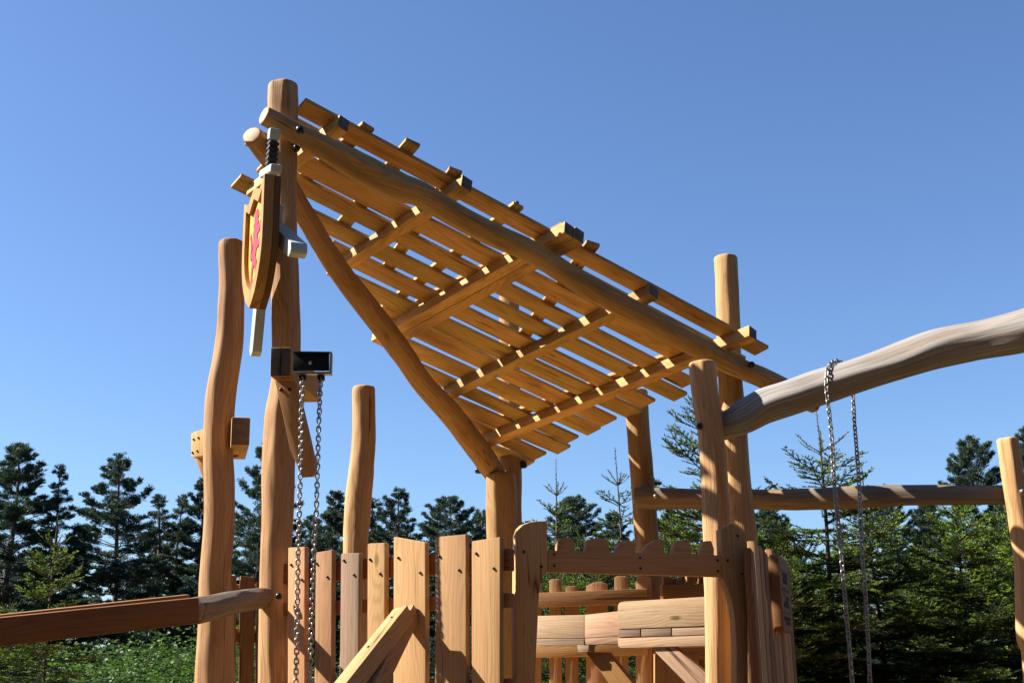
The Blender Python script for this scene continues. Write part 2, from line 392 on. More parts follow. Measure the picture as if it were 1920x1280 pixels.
# ------------------------------------------------------------------ ground
def sheet(name, s, z, m):
    me = bpy.data.meshes.new(name); k = 24
    g = np.linspace(-s, s, k); X, Yy = np.meshgrid(g, g); v = np.stack([X.ravel(), Yy.ravel(), np.full(k * k, z)], 1)
    f = [(i * k + j, i * k + j + 1, (i + 1) * k + j + 1, (i + 1) * k + j) for i in range(k - 1) for j in range(k - 1)]
    me.from_pydata(v.tolist(), [], f); o = link(name, me, [m]); o['kind'] = 'structure'; return o
def ground_mat(name, a, b_, scale):
    m, n, l, b = mat(name)
    g = n.new('ShaderNodeNewGeometry'); t = n.new('ShaderNodeTexNoise'); t.inputs['Scale'].default_value = scale; t.inputs['Detail'].default_value = 8
    l.new(g.outputs['Position'], t.inputs['Vector']); l.new(ramp(n, l, t.outputs[0], [(0.35, a), (0.65, b_)]), b.inputs['Base Color'])
    b.inputs['Roughness'].default_value = 0.95; return m
sheet('ground', 900, 0.0, ground_mat('forest_floor', (0.030, 0.032, 0.014), (0.05, 0.045, 0.02), 0.6))
def play_ground():
    bm = bmesh.new(); rg = random.Random(4); k = 48; vs = []
    for i in range(k):
        a = 2 * math.pi * i / k; r = 1 + 0.08 * math.sin(3 * a) + 0.05 * math.sin(7 * a + 1)
        vs.append(bm.verts.new((math.cos(a) * 13 * r + 0.5, math.sin(a) * 11 * r + 5, 0.02)))
    bm.faces.new(vs)
    o = finish(bm, 'bark_chip_ground', [ground_mat('bark_chips', (0.075, 0.043, 0.013), (0.125, 0.074, 0.024), 9.0)], None); o['kind'] = 'structure'
play_ground()
def add_bounce_patch():  # unseen pale patch added to bounce sunlight up under the roof
    bm = bmesh.new(); k = 48; vs = []
    for i in range(k):
        a = 2 * math.pi * i / k; r = 1 + 0.06 * math.sin(3 * a + 1) + 0.04 * math.sin(5 * a)
        vs.append(bm.verts.new((math.cos(a) * 5.2 * r + 0.2, math.sin(a) * 3.7 * r + 12.7, 0.03)))
    bm.faces.new(vs)
    o = finish(bm, 'bounce_patch', [ground_mat('bounce_sand', (0.54, 0.32, 0.08), (0.68, 0.43, 0.13), 7.0)], None); o['kind'] = 'structure'
add_bounce_patch()

# ------------------------------------------------------------------ the tower: posts and roof
tower = thing('play_tower', 'tall timber play tower with crooked peeled log posts and a tilted slatted roof', 'play tower', (0.1, 9.2, 0))
BOT = 1345
yA, yB, yC = 7.35, 9.9, 12.0
post_hi = px_log('post', [(531, 163, 27, yA), (531, 200, 27.5, yA), (532, 300, 27, yA), (533, 420, 25.5, yA), (536, 570, 27, yA), (538, 655, 27.5, yA), (537, 712, 28, yA),
                 (528, 790, 31, yA), (523, 865, 31.5, yA), (521, 960, 29.5, yA), (516, 1060, 28, yA), (515, 1147, 29, yA), (514, 1300, 30, yA), (513, 1500, 31, yA), (512, 2120, 36, yA)], 'log', tower, 11)
post_r = px_log('post', [(1361, 485, 21.5, yB), (1364, 560, 21.5, yB), (1366, 640, 22, yB), (1368, 700, 22, yB), (1377, 800, 22.5, yB), (1384, 900, 23, yB), (1390, 960, 24, yB), (1394, 1010, 25, yB),
                (1402, 1200, 26, yB), (1410, 1400, 27, yB), (1420, 1680, 29, yB)], 'log', tower, 12)
post_f = px_log('post', [(1316, 684, 24.5, 7.5), (1320, 720, 25, 7.5), (1326, 765, 24.5, 7.5), (1333, 815, 24, 7.5), (1340, 905, 25, 7.5), (1344, 1000, 25.5, 7.5), (1345, 1100, 24.5, 7.5), (1347, 1280, 24, 7.5),
                (1350, 1500, 26, 7.5), (1360, 2060, 30, 7.5)], 'log', tower, 13)
post_b = px_log('post', [(1192, 735, 21.5, 11), (1196, 800, 21, 11), (1203, 880, 21.5, 11), (1208, 940, 21.5, 11), (1213, 1010, 22, 11), (1219, 1100, 22, 11), (1225, 1280, 23, 11), (1238, 1590, 24, 11)], 'log', tower, 14)
post_c = px_log('post', [(955, 545, 19, yC), (956, 700, 20, yC), (957, 850, 21, yC), (958, 960, 21.5, yC), (959, 1100, 22, yC), (961, 1560, 24, yC)], 'log', tower, 15)
stump = px_log('post', [(939, 893, 28.5, 11.7), (940, 930, 29.5, 11.7), (942, 1010, 30, 11.7), (946, 1150, 31, 11.7), (950, 1570, 33, 11.7)], 'log', tower, 16, bevel=0.03)
post_l = px_log('post', [(682, 729, 20.5, 9.6), (682.5, 800, 21.5, 9.6), (680, 850, 23, 9.6), (675, 900, 24, 9.6), (670, 960, 24.5, 9.6), (666, 1035, 23.5, 9.6), (662, 1280, 25, 9.6), (655, 1690, 28, 9.6)], 'log', tower, 17)

# front roof log lies before post_hi and post_r, left roof log behind post_hi
fA = at(505, 222, 7.10); fB = at(1387, 690, 9.66)
fn = (fB - fA).cross(Vector((0, 0, 1))).normalized()
rows = [(496, 217, 19), (530, 235, 20), (560, 252, 21), (620, 284, 24), (685, 320, 29), (745, 350, 28), (790, 365, 25), (852, 402, 24), (915, 435, 23.5), (1000, 474, 22), (1065, 516, 22), (1125, 551, 23),
        (1200, 590, 22), (1310, 651, 21), (1387, 690, 20), (1430, 708, 20), (1487, 737, 19.5), (1526, 757, 18)]
pts = []
for x, y, hw in rows:
    p = onplane(x, y, fA, fn); pts.append((p, hw * mpp(p) * 0.97))
roof_front = log('roof_log', pts, 'log', tower, 21, bevel=0.008, depth=0.14)
gA = at(520, 318, 7.62); gB = at(920, 873, 11.72)
gn = (gB - gA).cross(Vector((0, 0, 1))).normalized()
rows = [(473, 254, 19), (520, 318, 19.5), (581, 420, 19.5), (632, 502, 20), (676, 560, 21), (719, 615, 21.5), (760, 670, 21), (795, 720, 20.5), (853, 785, 22), (905, 855, 21.5), (928, 888, 20)]
pts = []
for x, y, hw in rows:
    p = onplane(x, y, gA, gn); pts.append((p, hw * mpp(p)))
roof_left = log('roof_log', pts, 'log', tower, 22, bevel=0.008, depth=0.14)
for (x, y, Y, dx) in ((563, 245, 7.05, -1), (1409, 684, 9.60, -1)): bolt(roof_front, at(x, y, Y), Vector((0, -1, 0)), 0.026, 0.025)
bolt(post_hi, at(555, 279, 7.27), Vector((.5, -1, 0)), 0.024, 0.03)
bolt(post_f, at(1312, 799, 7.42), Vector((-.2, -1, 0)), 0.021, 0.02)
bolt(post_c, at(977, 872, 12.0), Vector((1, -.3, 0)), 0.032, 0.05)
bolt(roof_left, at(902, 882, 11.72), Vector((-1, -.2, 0)), 0.03, 0.05)
bolt(post_hi, at(523, 1117, 7.18), Vector((.1, -1, 0)), 0.019, 0.02)

O = at(530, 240, 7.36)
Bp = at(1387, 690, 9.66); Cp = at(920, 873, 11.75)
U = (Bp - O).normalized(); N = U.cross(Cp - O).normalized()
if N.z < 0: N = -N
W = (Cp - O) - U * (Cp - O).dot(U); W.normalize()
def rp(px, py, h): return onplane(px, py, O + N * h, N)
def uw(p): q = p - O; return q.dot(U), q.dot(W)
HR = 0.085                       # underside of the rafters above the plane through the log centres
raft = [((470, 372), (642, 242), 0.085), ((620, 520), (874, 354), 0.095), ((713, 648), (1076, 446), 0.19), ((826, 752), (1226, 556), 0.095), ((908, 836), (1412, 634), 0.10)]
RA = []
for i, (a, b, w) in enumerate(raft):
    pa = rp(*a, HR) + N * 0.05; pb = rp(*b, HR) + N * 0.05
    RA.append((uw(pa), uw(pb)))
    if i == 2:                  # two timbers side by side
        off = U * 0.048
        beam('rafter', pa - off, pb - off, 0.094, 0.10, N, M['roof'], tower, end=M['darkend'])
        beam('rafter', pa + off, pb + off - W * 0.0, 0.094, 0.108, N, M['roof'], tower, end=M['darkend'])
    else:
        beam('rafter', pa, pb, w, 0.10, N, M['roof'], tower, end=M['darkend'])
print('rafters uw', [[tuple(round(v, 2) for v in q) for q in r] for r in RA])
# slats run down the slope, laid across the rafters
HS = HR + 0.1005
l0 = uw(rp(520, 318, HS)); l1 = uw(rp(928, 885, HS))
wmin = uw(rp(1412, 640, HS))[1]; wmax = l1[1] - 0.10
uend = uw(rp(1412, 640, HS))[0]
print('slat range', wmin, wmax, 'uend', uend, 'l0', l0, 'l1', l1)
rg = random.Random(8)
NS = 14
pitch = (wmax - wmin - 0.09) / (NS - 1)
for i in range(NS):
    w = wmin + 0.09 + i * pitch + rg.uniform(-0.012, 0.012)
    width = pitch * rg.uniform(0.66, 0.82)
    ul = l0[0] + (l1[0] - l0[0]) * (w - l0[1]) / (l1[1] - l0[1])
    u_0 = max(-0.02 if i < 2 else -0.10, ul - rg.uniform(0.0, 0.16))
    if i == 0: u_0 = uw(rp(567, 195, HS))[0]; width = 0.155
    if i == 4: u_0 = 0.08
    if i == 3: u_0 = 0.14
    ul2 = uend + rg.uniform(0.04, 0.22)
    if ul2 - u_0 < 0.3: u_0 = ul2 - 0.5
    sk = rg.uniform(-0.012, 0.012)
    p0 = O + U * u_0 + W * (w - sk * 2) + N * (HS + 0.016); p1 = O + U * ul2 + W * (w + sk * 2) + N * (HS + 0.016)
    beam('roof_slat', p0, p1, width, 0.031, N, M['roof'], tower, bev=0.004)
HB = HS + 0.0325
for (a, b, w) in (((690, 240), (560, 345), 0.10), ((774, 270), (636, 432), 0.11), ((854, 322), (722, 512), 0.10), ((972, 388), (752, 556), 0.09), ((1112, 459), (930, 700), 0.11), ((1060, 428), (786, 570), 0.09), ((1300, 655), (926, 792), 0.10)):
    p0 = rp(*a, HB) + N * 0.016; p1 = rp(*b, HB) + N * 0.016
    beam('roof_batten', p0, p1, w, 0.031, N, M['roof'], tower, bev=0.004)
b0 = rp(967, 398, HB); bolt(tower, b0, N, 0.018, 0.10, name='bolt')

# ------------------------------------------------------------------ picket wall facing the sun
def wall_frame(p, phi):          # phi: how far the wall's front turns to the left of the camera
    n = Vector((-math.sin(phi), -math.cos(phi), 0)); return p, n, Vector((math.cos(phi), -math.sin(phi), 0))
Z = Vector((0, 0, 1))
P1, n1, t1 = wall_frame(at(541, 1100, 7.20), R(32))
fence1 = thing('picket_fence', 'front picket wall of seven uneven upright boards left of the gate', 'fence', (P1.x + 0.7, P1.y, 0))
pk = [([(540, 1026), (571, 1024)], (570, 538), 'sawn', [(546, 1058), (566, 1086)]), ([(592, 1035), (622, 1030)], (618, 585), 'sawn', [(614, 1081), (594, 1056)]),
      ([(639, 1038), (643, 1036), (673, 1036)], (666, 633), 'weath', [(645, 1050), (664, 1077)]), ([(689, 1019), (693, 1018), (721, 1017)], (719, 687), 'sawn', [(694, 1048), (713, 1075)]),
      ([(738, 1006), (741, 1006), (797, 1016)], (798, 736), 'sawn', [(747, 1045), (788, 1073)]), ([(816, 1006), (873, 1001)], (875, 814), 'sawn', [(861, 1068), (824, 1042)]),
      ([(884, 1014), (937, 1006)], (937, 884), 'sawn', [(893, 1037), (926, 1065)])]
rg = random.Random(5)
for top, (br, bl), m, bl_ in pk:
    o = [onplane(x, y, P1, n1) for x, y in top] + [onplane(br, 1660, P1, n1), onplane(bl, 1660, P1, n1)]
    pc = prism('picket', o, n1, 0.042, M[m], fence1, Z, 0.006)
    for (x, y) in bl_: bolt(pc, onplane(x, y, P1, n1), n1, 0.0075, 0.006)
for (xa, ya, xb, yb, h) in ((536, 1076, 960, 1049, 0.115), (536, 1142, 960, 1125, 0.075), (536, 1300, 960, 1290, 0.1)):
    q = P1 - n1 * 0.070
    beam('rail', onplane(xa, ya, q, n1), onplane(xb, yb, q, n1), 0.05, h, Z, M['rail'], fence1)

# two squared beams that reach out from the front wall
beam_a = thing('sloping_beam', 'squared timber beam sloping down and outward from the picket wall, lit left one of the pair', 'timber beam', at(690, 1215, 6.5), 'sloping beams at the picket wall')
pa0 = at(757, 1151, 6.62); pa1 = at(600, 1352, 5.75)
sup = Vector((-0.45, -0.85, 0.28))
ba = beam('timber', pa0, pa1, 0.088, 0.092, sup, M['sawn'], beam_a, bev=0.008)
xdir = (pa1 - pa0).normalized(); zf = (sup - xdir * sup.dot(xdir)).normalized()
for tt in (0.12, 0.42): bolt(ba, pa0.lerp(pa1, tt) + zf * 0.043, zf, 0.008, 0.006)
beam_b = thing('sloping_beam', 'squared timber beam sloping outward from the picket wall, shaded right one of the pair', 'timber beam', at(740, 1230, 6.6), 'sloping beams at the picket wall')
beam('timber', at(770, 1148, 6.74), at(668, 1352, 5.95), 0.085, 0.085, sup, M['sawn'], beam_b, bev=0.008)

# ------------------------------------------------------------------ gate front with battlement board
P2_, n2, t2 = wall_frame(at(970, 1060, 6.62), R(-22))
gate = thing('battlement_gate', 'shaded gate front with carved battlement board between two tall shaped posts', 'gate', at(1180, 1340, 6.9))
g1 = [(968, 1004), (972, 992), (981, 983), (994, 978), (1010, 976), (1026, 976), (1027, 1030), (1027, 1073), (1019, 1081), (1014, 1092), (1011, 1112), (1009, 1160), (1006, 1220), (1004, 1290), (1002, 1660), (966, 1660)]
gp = prism('gate_post', [onplane(x, y, P2_, n2) for x, y in g1], n2, 0.06, M['sawn'], gate, Z, 0.007)
for x, y in ((982, 1034), (1015, 1062)): bolt(gp, onplane(x, y, P2_, n2), n2, 0.008, 0.005)
base = lambda x: 1031 + (x - 1030) * 0.0292
def arc(x0, x1, top, k=9, e=0.5):
    o = []
    for i in range(k):
        a = math.pi * (1 - i / (k - 1)); xx = (x0 + x1) / 2 + (x1 - x0) / 2 * math.cos(a); b = base(xx)
        o.append((xx, b - 7 - (b - 7 - top) * math.sin(a) ** e))
    return o
up = [(1027, 1031)]
for x0, x1, shape in ((1046, 1078, ('arc', 1007)), (1099, 1143, ('arc', 1008)), (1157, 1192, ('pt', 1176, 1010)), (1209, 1246, ('half', 1235, 1010)), (1263, 1297, ('arc', 1013)), (1314, 1339, ('flat', 1320, 1013))):
    up.append((x0, base(x0)))
    if shape[0] == 'arc': up += arc(x0, x1, shape[1])
    elif shape[0] == 'pt': up += [(x0, base(x0) - 9), (x0 + 4, base(x0) - 15), (shape[1] - 3, shape[2] + 1), (shape[1] + 3, shape[2] + 1), (x1, base(x1) - 18)]
    elif shape[0] == 'half': up += [(x0, base(x0) - 8), (x0 + 4, base(x0) - 14), (shape[1] - 4, shape[2] + 1), (x1 - 1, shape[2] + 1), (x1, shape[2] + 5)]
    else: up += [(x0, base(x0) - 12), (shape[1], shape[2] + 1), (x1 - 5, shape[2]), (x1, base(x1) - 12)]
    up.append((x1, base(x1)))
up += [(1357, 1041), (1357, 1081), (1027, 1072)]
q2 = P2_ - n2 * 0.012
gb = prism('battlement_board', [onplane(x, y, q2, n2) for x, y in up], n2, 0.042, M['sawn'], gate, t2, 0.005)
for x, y in ((1039, 1039), (1039, 1060), (1200, 1045), (1201, 1065), (1345, 1050), (1346, 1070)): bolt(gb, onplane(x, y, q2, n2), n2, 0.007, 0.005)
g2 = [(1352, 992), (1374, 980), (1399, 1003), (1402, 1122), (1405, 1660), (1381, 1660), (1381, 1260), (1381, 1210), (1378, 1160), (1373, 1128), (1366, 1106), (1356, 1084)]
gp2 = prism('gate_post', [onplane(x, y, P2_, n2) for x, y in g2], n2, 0.06, M['sawn'], gate, Z, 0.006)
for x, y in ((1364, 1050), (1391, 1075), (1383, 1004)): bolt(gp2, onplane(x, y, P2_, n2), n2, 0.008, 0.005)

# ------------------------------------------------------------------ deck edge behind the gate opening
P3, n3, t3 = wall_frame(at(1160, 1180, 8.35), R(29))
ledge = thing('deck_edge', 'pale stacked deck timbers in the gate opening with diagonal braces beneath', 'deck', at(1160, 1345, 8.4))
def board3(name, poly, fwd, th, m, axis=t3, bev=0.0035):
    q = P3 + n3 * fwd
    return prism(name, [onplane(x, y, q, n3) for x, y in poly], n3, th, M[m], ledge, axis, bev)
board3('deck_board', [(1004, 1154), (1095, 1152), (1095, 1196), (1004, 1196)], 0, 0.2, 'pale')
board3('deck_board', [(1004, 1197), (1095, 1197), (1095, 1210), (1004, 1210)], 0.002, 0.2, 'weath')
board3('deck_board', [(1096, 1152), (1162, 1145), (1162, 1192), (1096, 1195)], 0.004, 0.2, 'pale')
board3('deck_board', [(1096, 1196), (1162, 1193), (1162, 1206), (1098, 1208)], 0.006, 0.2, 'pale')
board3('deck_bracket', [(1082, 1209), (1104, 1209), (1103, 1221), (1084, 1222)], 0.012, 0.10, 'weath')
board3('deck_board', [(1158, 1135), (1161, 1129), (1170, 1127), (1340, 1117), (1340, 1172), (1158, 1179)], 0.10, 0.3, 'pale', bev=0.006)
for x0, x1 in ((1158, 1200), (1202, 1258), (1260, 1340)):
    ym = lambda x: 1180 - (x - 1158) * 0.03
    board3('deck_board', [(x0, ym(x0)), (x1, ym(x1)), (x1, ym(x1) + 14), (x0, ym(x0) + 14)], 0.096, 0.3, 'weath', bev=0.003)
board3('deck_board', [(1158, 1196), (1340, 1190), (1340, 1210), (1163, 1214), (1159, 1210)], 0.10, 0.3, 'pale', bev=0.004)
board3('brace', [(1220, 1213), (1263, 1211), (1340, 1275), (1340, 1335)], 0.085, 0.07, 'pale', axis=Vector((0.7, -0.2, -0.7)))
board3('brace', [(1098, 1222), (1138, 1222), (1240, 1345), (1190, 1345)], -0.05, 0.07, 'rail', axis=Vector((0.6, -0.2, -0.75)))

# ------------------------------------------------------------------ back and side picket walls
P4, n4, t4 = wall_frame(at(1090, 1125, 10.9), R(8))
fence_b = thing('picket_fence', 'shaded back picket wall seen through the gate opening', 'fence', at(1110, 1340, 10.9))
for i, (x0, x1, top) in enumerate(((985, 1014, 1088), (1030, 1053, 1085), (1060, 1084, 1098), (1099, 1139, 1092), (1152, 1178, 1079), (1192, 1222, 1080))):
    o = [(x0, top + 3), (x0 + 5, top), (x1 - 5, top), (x1, top + 4), (x1, 1660), (x0, 1660)]
    if i == 3: o = [(x0, top + 6), (x0 + 12, top), (x1 - 12, top - 3), (x1, top + 3), (x1, 1660), (x0, 1660)]
    prism('picket', [onplane(x, y, P4, n4) for x, y in o], n4, 0.04, M['sawn'], fence_b, Z, 0.005)
for (ya, yb, hh) in ((1126, 1117, 0.125), (1222, 1216, 0.1)):
    q = P4 + n4 * 0.035; beam('rail', onplane(980, ya, q, n4), onplane(1215, yb, q, n4), 0.06, hh, Z, M['sawn'], fence_b)
P5, n5, t5 = wall_frame(at(1245, 1125, 10.6), R(-20))
fence_c = thing('picket_fence', 'short shaded picket wall behind the front log post at the far right corner', 'fence', at(1285, 1340, 10.7))
for (x0, x1, top) in ((1244, 1262, 1080), (1265, 1283, 1083), (1288, 1306, 1079), (1312, 1330, 1080), (1338, 1358, 1080)):
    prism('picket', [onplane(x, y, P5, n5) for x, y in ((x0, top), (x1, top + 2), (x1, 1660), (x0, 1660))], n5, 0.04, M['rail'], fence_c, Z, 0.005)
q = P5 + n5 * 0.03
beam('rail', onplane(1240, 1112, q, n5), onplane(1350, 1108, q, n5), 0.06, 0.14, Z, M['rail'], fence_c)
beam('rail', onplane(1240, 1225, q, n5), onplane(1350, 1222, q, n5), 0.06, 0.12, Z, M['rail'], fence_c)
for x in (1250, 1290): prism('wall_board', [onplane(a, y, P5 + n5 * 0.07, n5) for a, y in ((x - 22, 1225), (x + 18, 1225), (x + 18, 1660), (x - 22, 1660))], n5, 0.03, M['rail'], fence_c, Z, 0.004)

P6 = at(440, 1100, 8.7); n6 = Vector((0.35, -0.94, 0)).normalized(); t6 = Vector((0.94, 0.35, 0)).normalized()
fence_d = thing('picket_fence', 'short dark picket wall between the two tall left log posts', 'fence', at(462, 1340, 8.7))
for (x0, x1, top, bt) in ((424, 444, 1076, 0), (451, 478, 1079, 0), (482, 500, 1089, 0)):
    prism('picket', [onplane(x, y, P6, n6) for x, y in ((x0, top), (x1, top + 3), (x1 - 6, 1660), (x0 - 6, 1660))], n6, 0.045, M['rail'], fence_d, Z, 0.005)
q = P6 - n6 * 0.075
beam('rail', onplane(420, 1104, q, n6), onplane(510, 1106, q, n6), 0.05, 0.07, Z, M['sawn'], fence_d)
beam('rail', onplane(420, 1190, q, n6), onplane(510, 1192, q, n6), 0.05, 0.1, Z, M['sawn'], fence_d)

# steep receding wall at the right of the gate, with its notice board
A7 = at(1404, 1010, 6.98); B7 = at(1479, 1052, 9.2)
t7 = Vector((B7.x - A7.x, B7.y - A7.y, 0)).normalized(); n7 = Vector((t7.y, -t7.x, 0))
L7 = Vector((B7.x - A7.x, B7.y - A7.y, 0)).length
fence_e = thing('picket_fence', 'receding picket wall right of the pointed gate post, carrying the notice board', 'fence', Vector((A7.x, A7.y + 1, 0)))
rg = random.Random(21)
s = 0.06; i = 0
tops = [2.55, 2.50, 2.36, 2.42, 2.33, 2.38, 2.40, 2.36, 2.42]
while s < L7:
    w_ = 0.15 if i % 2 == 0 else 0.19
    zt = A7.z * (1 - s / L7) + B7.z * s / L7 + rg.uniform(-0.06, 0.04)
    a = A7 + t7 * s; b = A7 + t7 * (s + w_)
    prism('picket', [Vector((a.x, a.y, zt)), Vector((b.x, b.y, zt - 0.015)), Vector((b.x, b.y, 0.8)), Vector((a.x, a.y, 0.8))], n7, 0.045, M['sawn' if i % 3 else 'rail'], fence_e, Z, 0.006)
    s += w_ + 0.06; i += 1
for zr in (2.2, 1.45):
    a = A7 - n7 * 0.08; beam('rail', Vector((a.x, a.y, zr)) + t7 * 0.25, Vector((B7.x, B7.y, zr - 0.05)) - n7 * 0.08, 0.05, 0.1, Z, M['rail'], fence_e)
# notice board: thick slab with burnt lettering lines
sg = at(1434, 1040, 7.9); 
s0 = A7 + t7 * ((sg - A7).dot(t7))
sa = Vector((s0.x, s0.y, 0)) + n7 * 0.062; sb = sa + t7 * 0.56
zt, zb = at(1440, 1038, sa.y).z, at(1450, 1182, sa.y).z
notice = thing('notice_board', 'thick dark wooden notice board with rows of burnt lettering on the receding picket wall', 'sign', Vector((sa.x, sa.y, zb)))
brd = prism('board', [Vector((sa.x, sa.y, zt - 0.02)), Vector((sa.x, sa.y, zt)) + t7 * 0.03, Vector((sb.x, sb.y, zt)) - t7 * 0.03, Vector((sb.x, sb.y, zt - 0.02)), Vector((sb.x, sb.y, zb + 0.03)), Vector((sb.x, sb.y, zb)) - t7 * 0.04, Vector((sa.x, sa.y, zb)) + t7 * 0.03, Vector((sa.x, sa.y, zb + 0.02))], n7, 0.060, M['notice'], notice, t7, 0.008)
H_ = zt - zb
def stroke(z, s_a, s_b, h):
    c = sa + n7 * 0.0015
    bm = bmesh.new(); vs = [c + t7 * s_a + Z * z, c + t7 * s_b + Z * z, c + t7 * s_b + Z * (z + h), c + t7 * s_a + Z * (z + h)]
    f = [bm.verts.new(v) for v in vs]; g = [bm.verts.new(v - n7 * 0.004) for v in vs]
    bm.faces.new(f)
    for k in range(4): bm.faces.new((f[k], g[k], g[(k + 1) % 4], f[(k + 1) % 4]))
    return bm
letters = bmesh.new(); tmpm = bpy.data.meshes.new('tmp')
for fr, sa_, sb_, h in ((.80, .05, .51, .006), (.24, .05, .51, .006)):
    b_ = stroke(zb + H_ * fr, sa_, sb_, h); b_.to_mesh(tmpm); b_.free(); letters.from_mesh(tmpm)
for fr, s_1, s_2 in ((.74, .15, .47), (.69, .18, .44), (.64, .15, .47), (.53, .1, .17), (.53, .24, .30), (.53, .40, .48), (.47, .14, .22), (.43, .30, .45), (.37, .2, .42), (.32, .12, .46), (.15, .1, .48), (.09, .2, .45)):
    k = s_1
    while k < s_2:
        b_ = stroke(zb + H_ * fr, k, k + rg.uniform(.006, .016), 0.024); b_.to_mesh(tmpm); b_.free(); letters.from_mesh(tmpm)
        if rg.random() < .6:
            b_ = stroke(zb + H_ * fr + rg.choice((0, .01, .019)), k, k + .022, 0.005); b_.to_mesh(tmpm); b_.free(); letters.from_mesh(tmpm)
        k += rg.uniform(.026, .036)
finish(letters, 'lettering', [M['ink']], notice)

# ------------------------------------------------------------------ lifting beam with chains on the high post
lift = thing('lifting_beam', 'squared lifting beam with steel chain bracket and golden brace on the tallest post', 'beam', at(530, 700, 7.0))
e0 = at(526, 678, 6.78); e1 = at(586, 731, 8.15)
ldir = (e1 - e0).normalized()
lb = beam('beam', e0, e1, 0.118, 0.168, Z, M['brace'], lift, bev=0.012, end=M['darkend'])
# groove between the two halves of the end
sidev = ldir.cross(Z).normalized()
beam('end_groove', e0 - ldir * 0.004 + Z * 0.084, e0 - ldir * 0.004 - Z * 0.084, 0.006, 0.006, ldir, M['black'], lift, bev=0.001)
br_n = Vector((-0.10, -0.95, 0.28)).normalized()
Pb = at(535, 714, 6.86)
br_n = (Vector((-0.22, -1, 0)) + Z * -0.18).normalized()
brace_px = [(515, 713), (552, 713), (566, 770), (580, 830), (591, 880), (589, 889), (583, 894), (567, 895), (560, 880), (543, 841), (529, 775)]
bo = prism('brace', [onplane(x, y, Pb, br_n) for x, y in brace_px], br_n, 0.05, M['brace'], lift, Vector((0.3, 0.25, -0.9)), 0.006)
for x, y in ((527, 730), (543, 730)): bolt(bo, onplane(x, y, Pb, br_n), br_n, 0.011, 0.006)
# steel bracket: open channel facing the viewer, with lip, two shackles and a bolt
bk_n = Vector((-0.06, -1, 0)).normalized(); Pk = at(585, 680, 6.72)
kx = lambda x, y, d=0: onplane(x, y, Pk + bk_n * d, bk_n)
plate = prism('bracket', [kx(550, 660), (kx(617, 661)), kx(617, 695), kx(549, 695)], bk_n, 0.008, M['black'], lift, t1, 0.002)
prism('bracket_flange', [kx(549, 658, .03), kx(621, 659, .03), kx(620, 661.5, .03), kx(549, 660.5, .03)], bk_n, 0.045, M['black'], lift, t1, 0.001)
prism('bracket_flange', [kx(618, 661.5, .03), kx(621, 661.5, .03), kx(620, 696, .03), kx(617.5, 696, .03)], bk_n, 0.045, M['steel'], lift, t1, 0.001)
prism('bracket_flange', [kx(549, 696.5, .035), kx(620, 696.5, .035), kx(620, 701, .035), kx(553, 700, .035)], bk_n, 0.045, M['steel'], lift, t1, 0.001)
bolt(plate, kx(583, 680), bk_n, 0.012, 0.012, 'steel')
for x in (567, 601):
    prism('shackle', [kx(x - 6.5, 701.5, .0), kx(x + 6.5, 701.5, .0), kx(x + 6.5, 710, .0), kx(x + 4, 713, .0), kx(x - 4, 713, .0), kx(x - 6.5, 710, .0)], bk_n, 0.03, M['black'], lift, Z, 0.003)
cpts = lambda rows, Y0, Y1: [at(x, y, Y0 + (Y1 - Y0) * i / (len(rows) - 1)) for i, (x, y) in enumerate(rows)]
c1 = chain('hanging_chain', cpts([(567, 708), (566, 752), (565, 800), (564, 860), (562, 927), (561, 970), (559, 1042), (558, 1115), (557, 1185), (555, 1277), (554, 1420)], 6.72, 6.69), 0.026, 0.0086)
tag(c1, 'left steel chain hanging from the black bracket on the tallest post', 'chain', 'chains hanging from the steel bracket')
c2 = chain('hanging_chain', cpts([(601, 708), (600, 740), (599, 765), (597, 815), (595, 890), (593, 960), (591, 985), (588, 1060), (585, 1147), (582, 1235), (580, 1280), (575, 1420)], 6.72, 6.67), 0.026, 0.0086)
tag(c2, 'right steel chain hanging from the black bracket on the tallest post', 'chain', 'chains hanging from the steel bracket')

# ------------------------------------------------------------------ free log post at the left with its own cross beam
yL = 7.85
lp_ = thing('log_post', 'thick crooked peeled log post with a dark beam stub, left of the tower', 'post', at(403, 1345, yL))
px_log('trunk', [(433, 457, 22.5, yL), (433, 480, 23, yL), (434, 540, 23.2, yL), (430, 640, 25.5, yL), (415, 735, 27.5, yL), (410, 800, 27.5, yL), (409, 860, 28, yL), (411, 960, 29, yL), (403, 1080, 29, yL), (404, 1160, 33, yL), (402, 1280, 36, yL), (400, 1420, 38, yL), (396, 2200, 42, yL)], 'log', lp_, 31, depth=0.19)
beam('cross_beam', at(451, 808, 7.5), at(446, 838, 8.7), 0.114, 0.175, Z, M['brace'], lp_, bev=0.010, end=M['darkend'])
pn = Vector((-0.55, -0.83, 0)).normalized(); Pp = at(372, 830, 8.05)
pl_ = prism('side_plate', [onplane(x, y, Pp, pn) for x, y in ((358, 813), (362, 810), (392, 800), (392, 852), (362, 858), (358, 855))], pn, 0.06, M['sawn'], lp_, Z, 0.006)
for x, y in ((363, 823), (372, 820), (361, 848), (370, 845)): bolt(pl_, onplane(x, y, Pp, pn), pn, 0.0075, 0.005)
beam('brace', at(374, 852, 8.12), at(395, 905, 8.2), 0.045, 0.07, Vector((1, -1, 0)), M['sawn'], lp_)
beam('brace', at(436, 838, 8.3), at(443, 856, 8.3), 0.035, 0.04, Vector((0, 1, 0)), M['brown'], lp_)

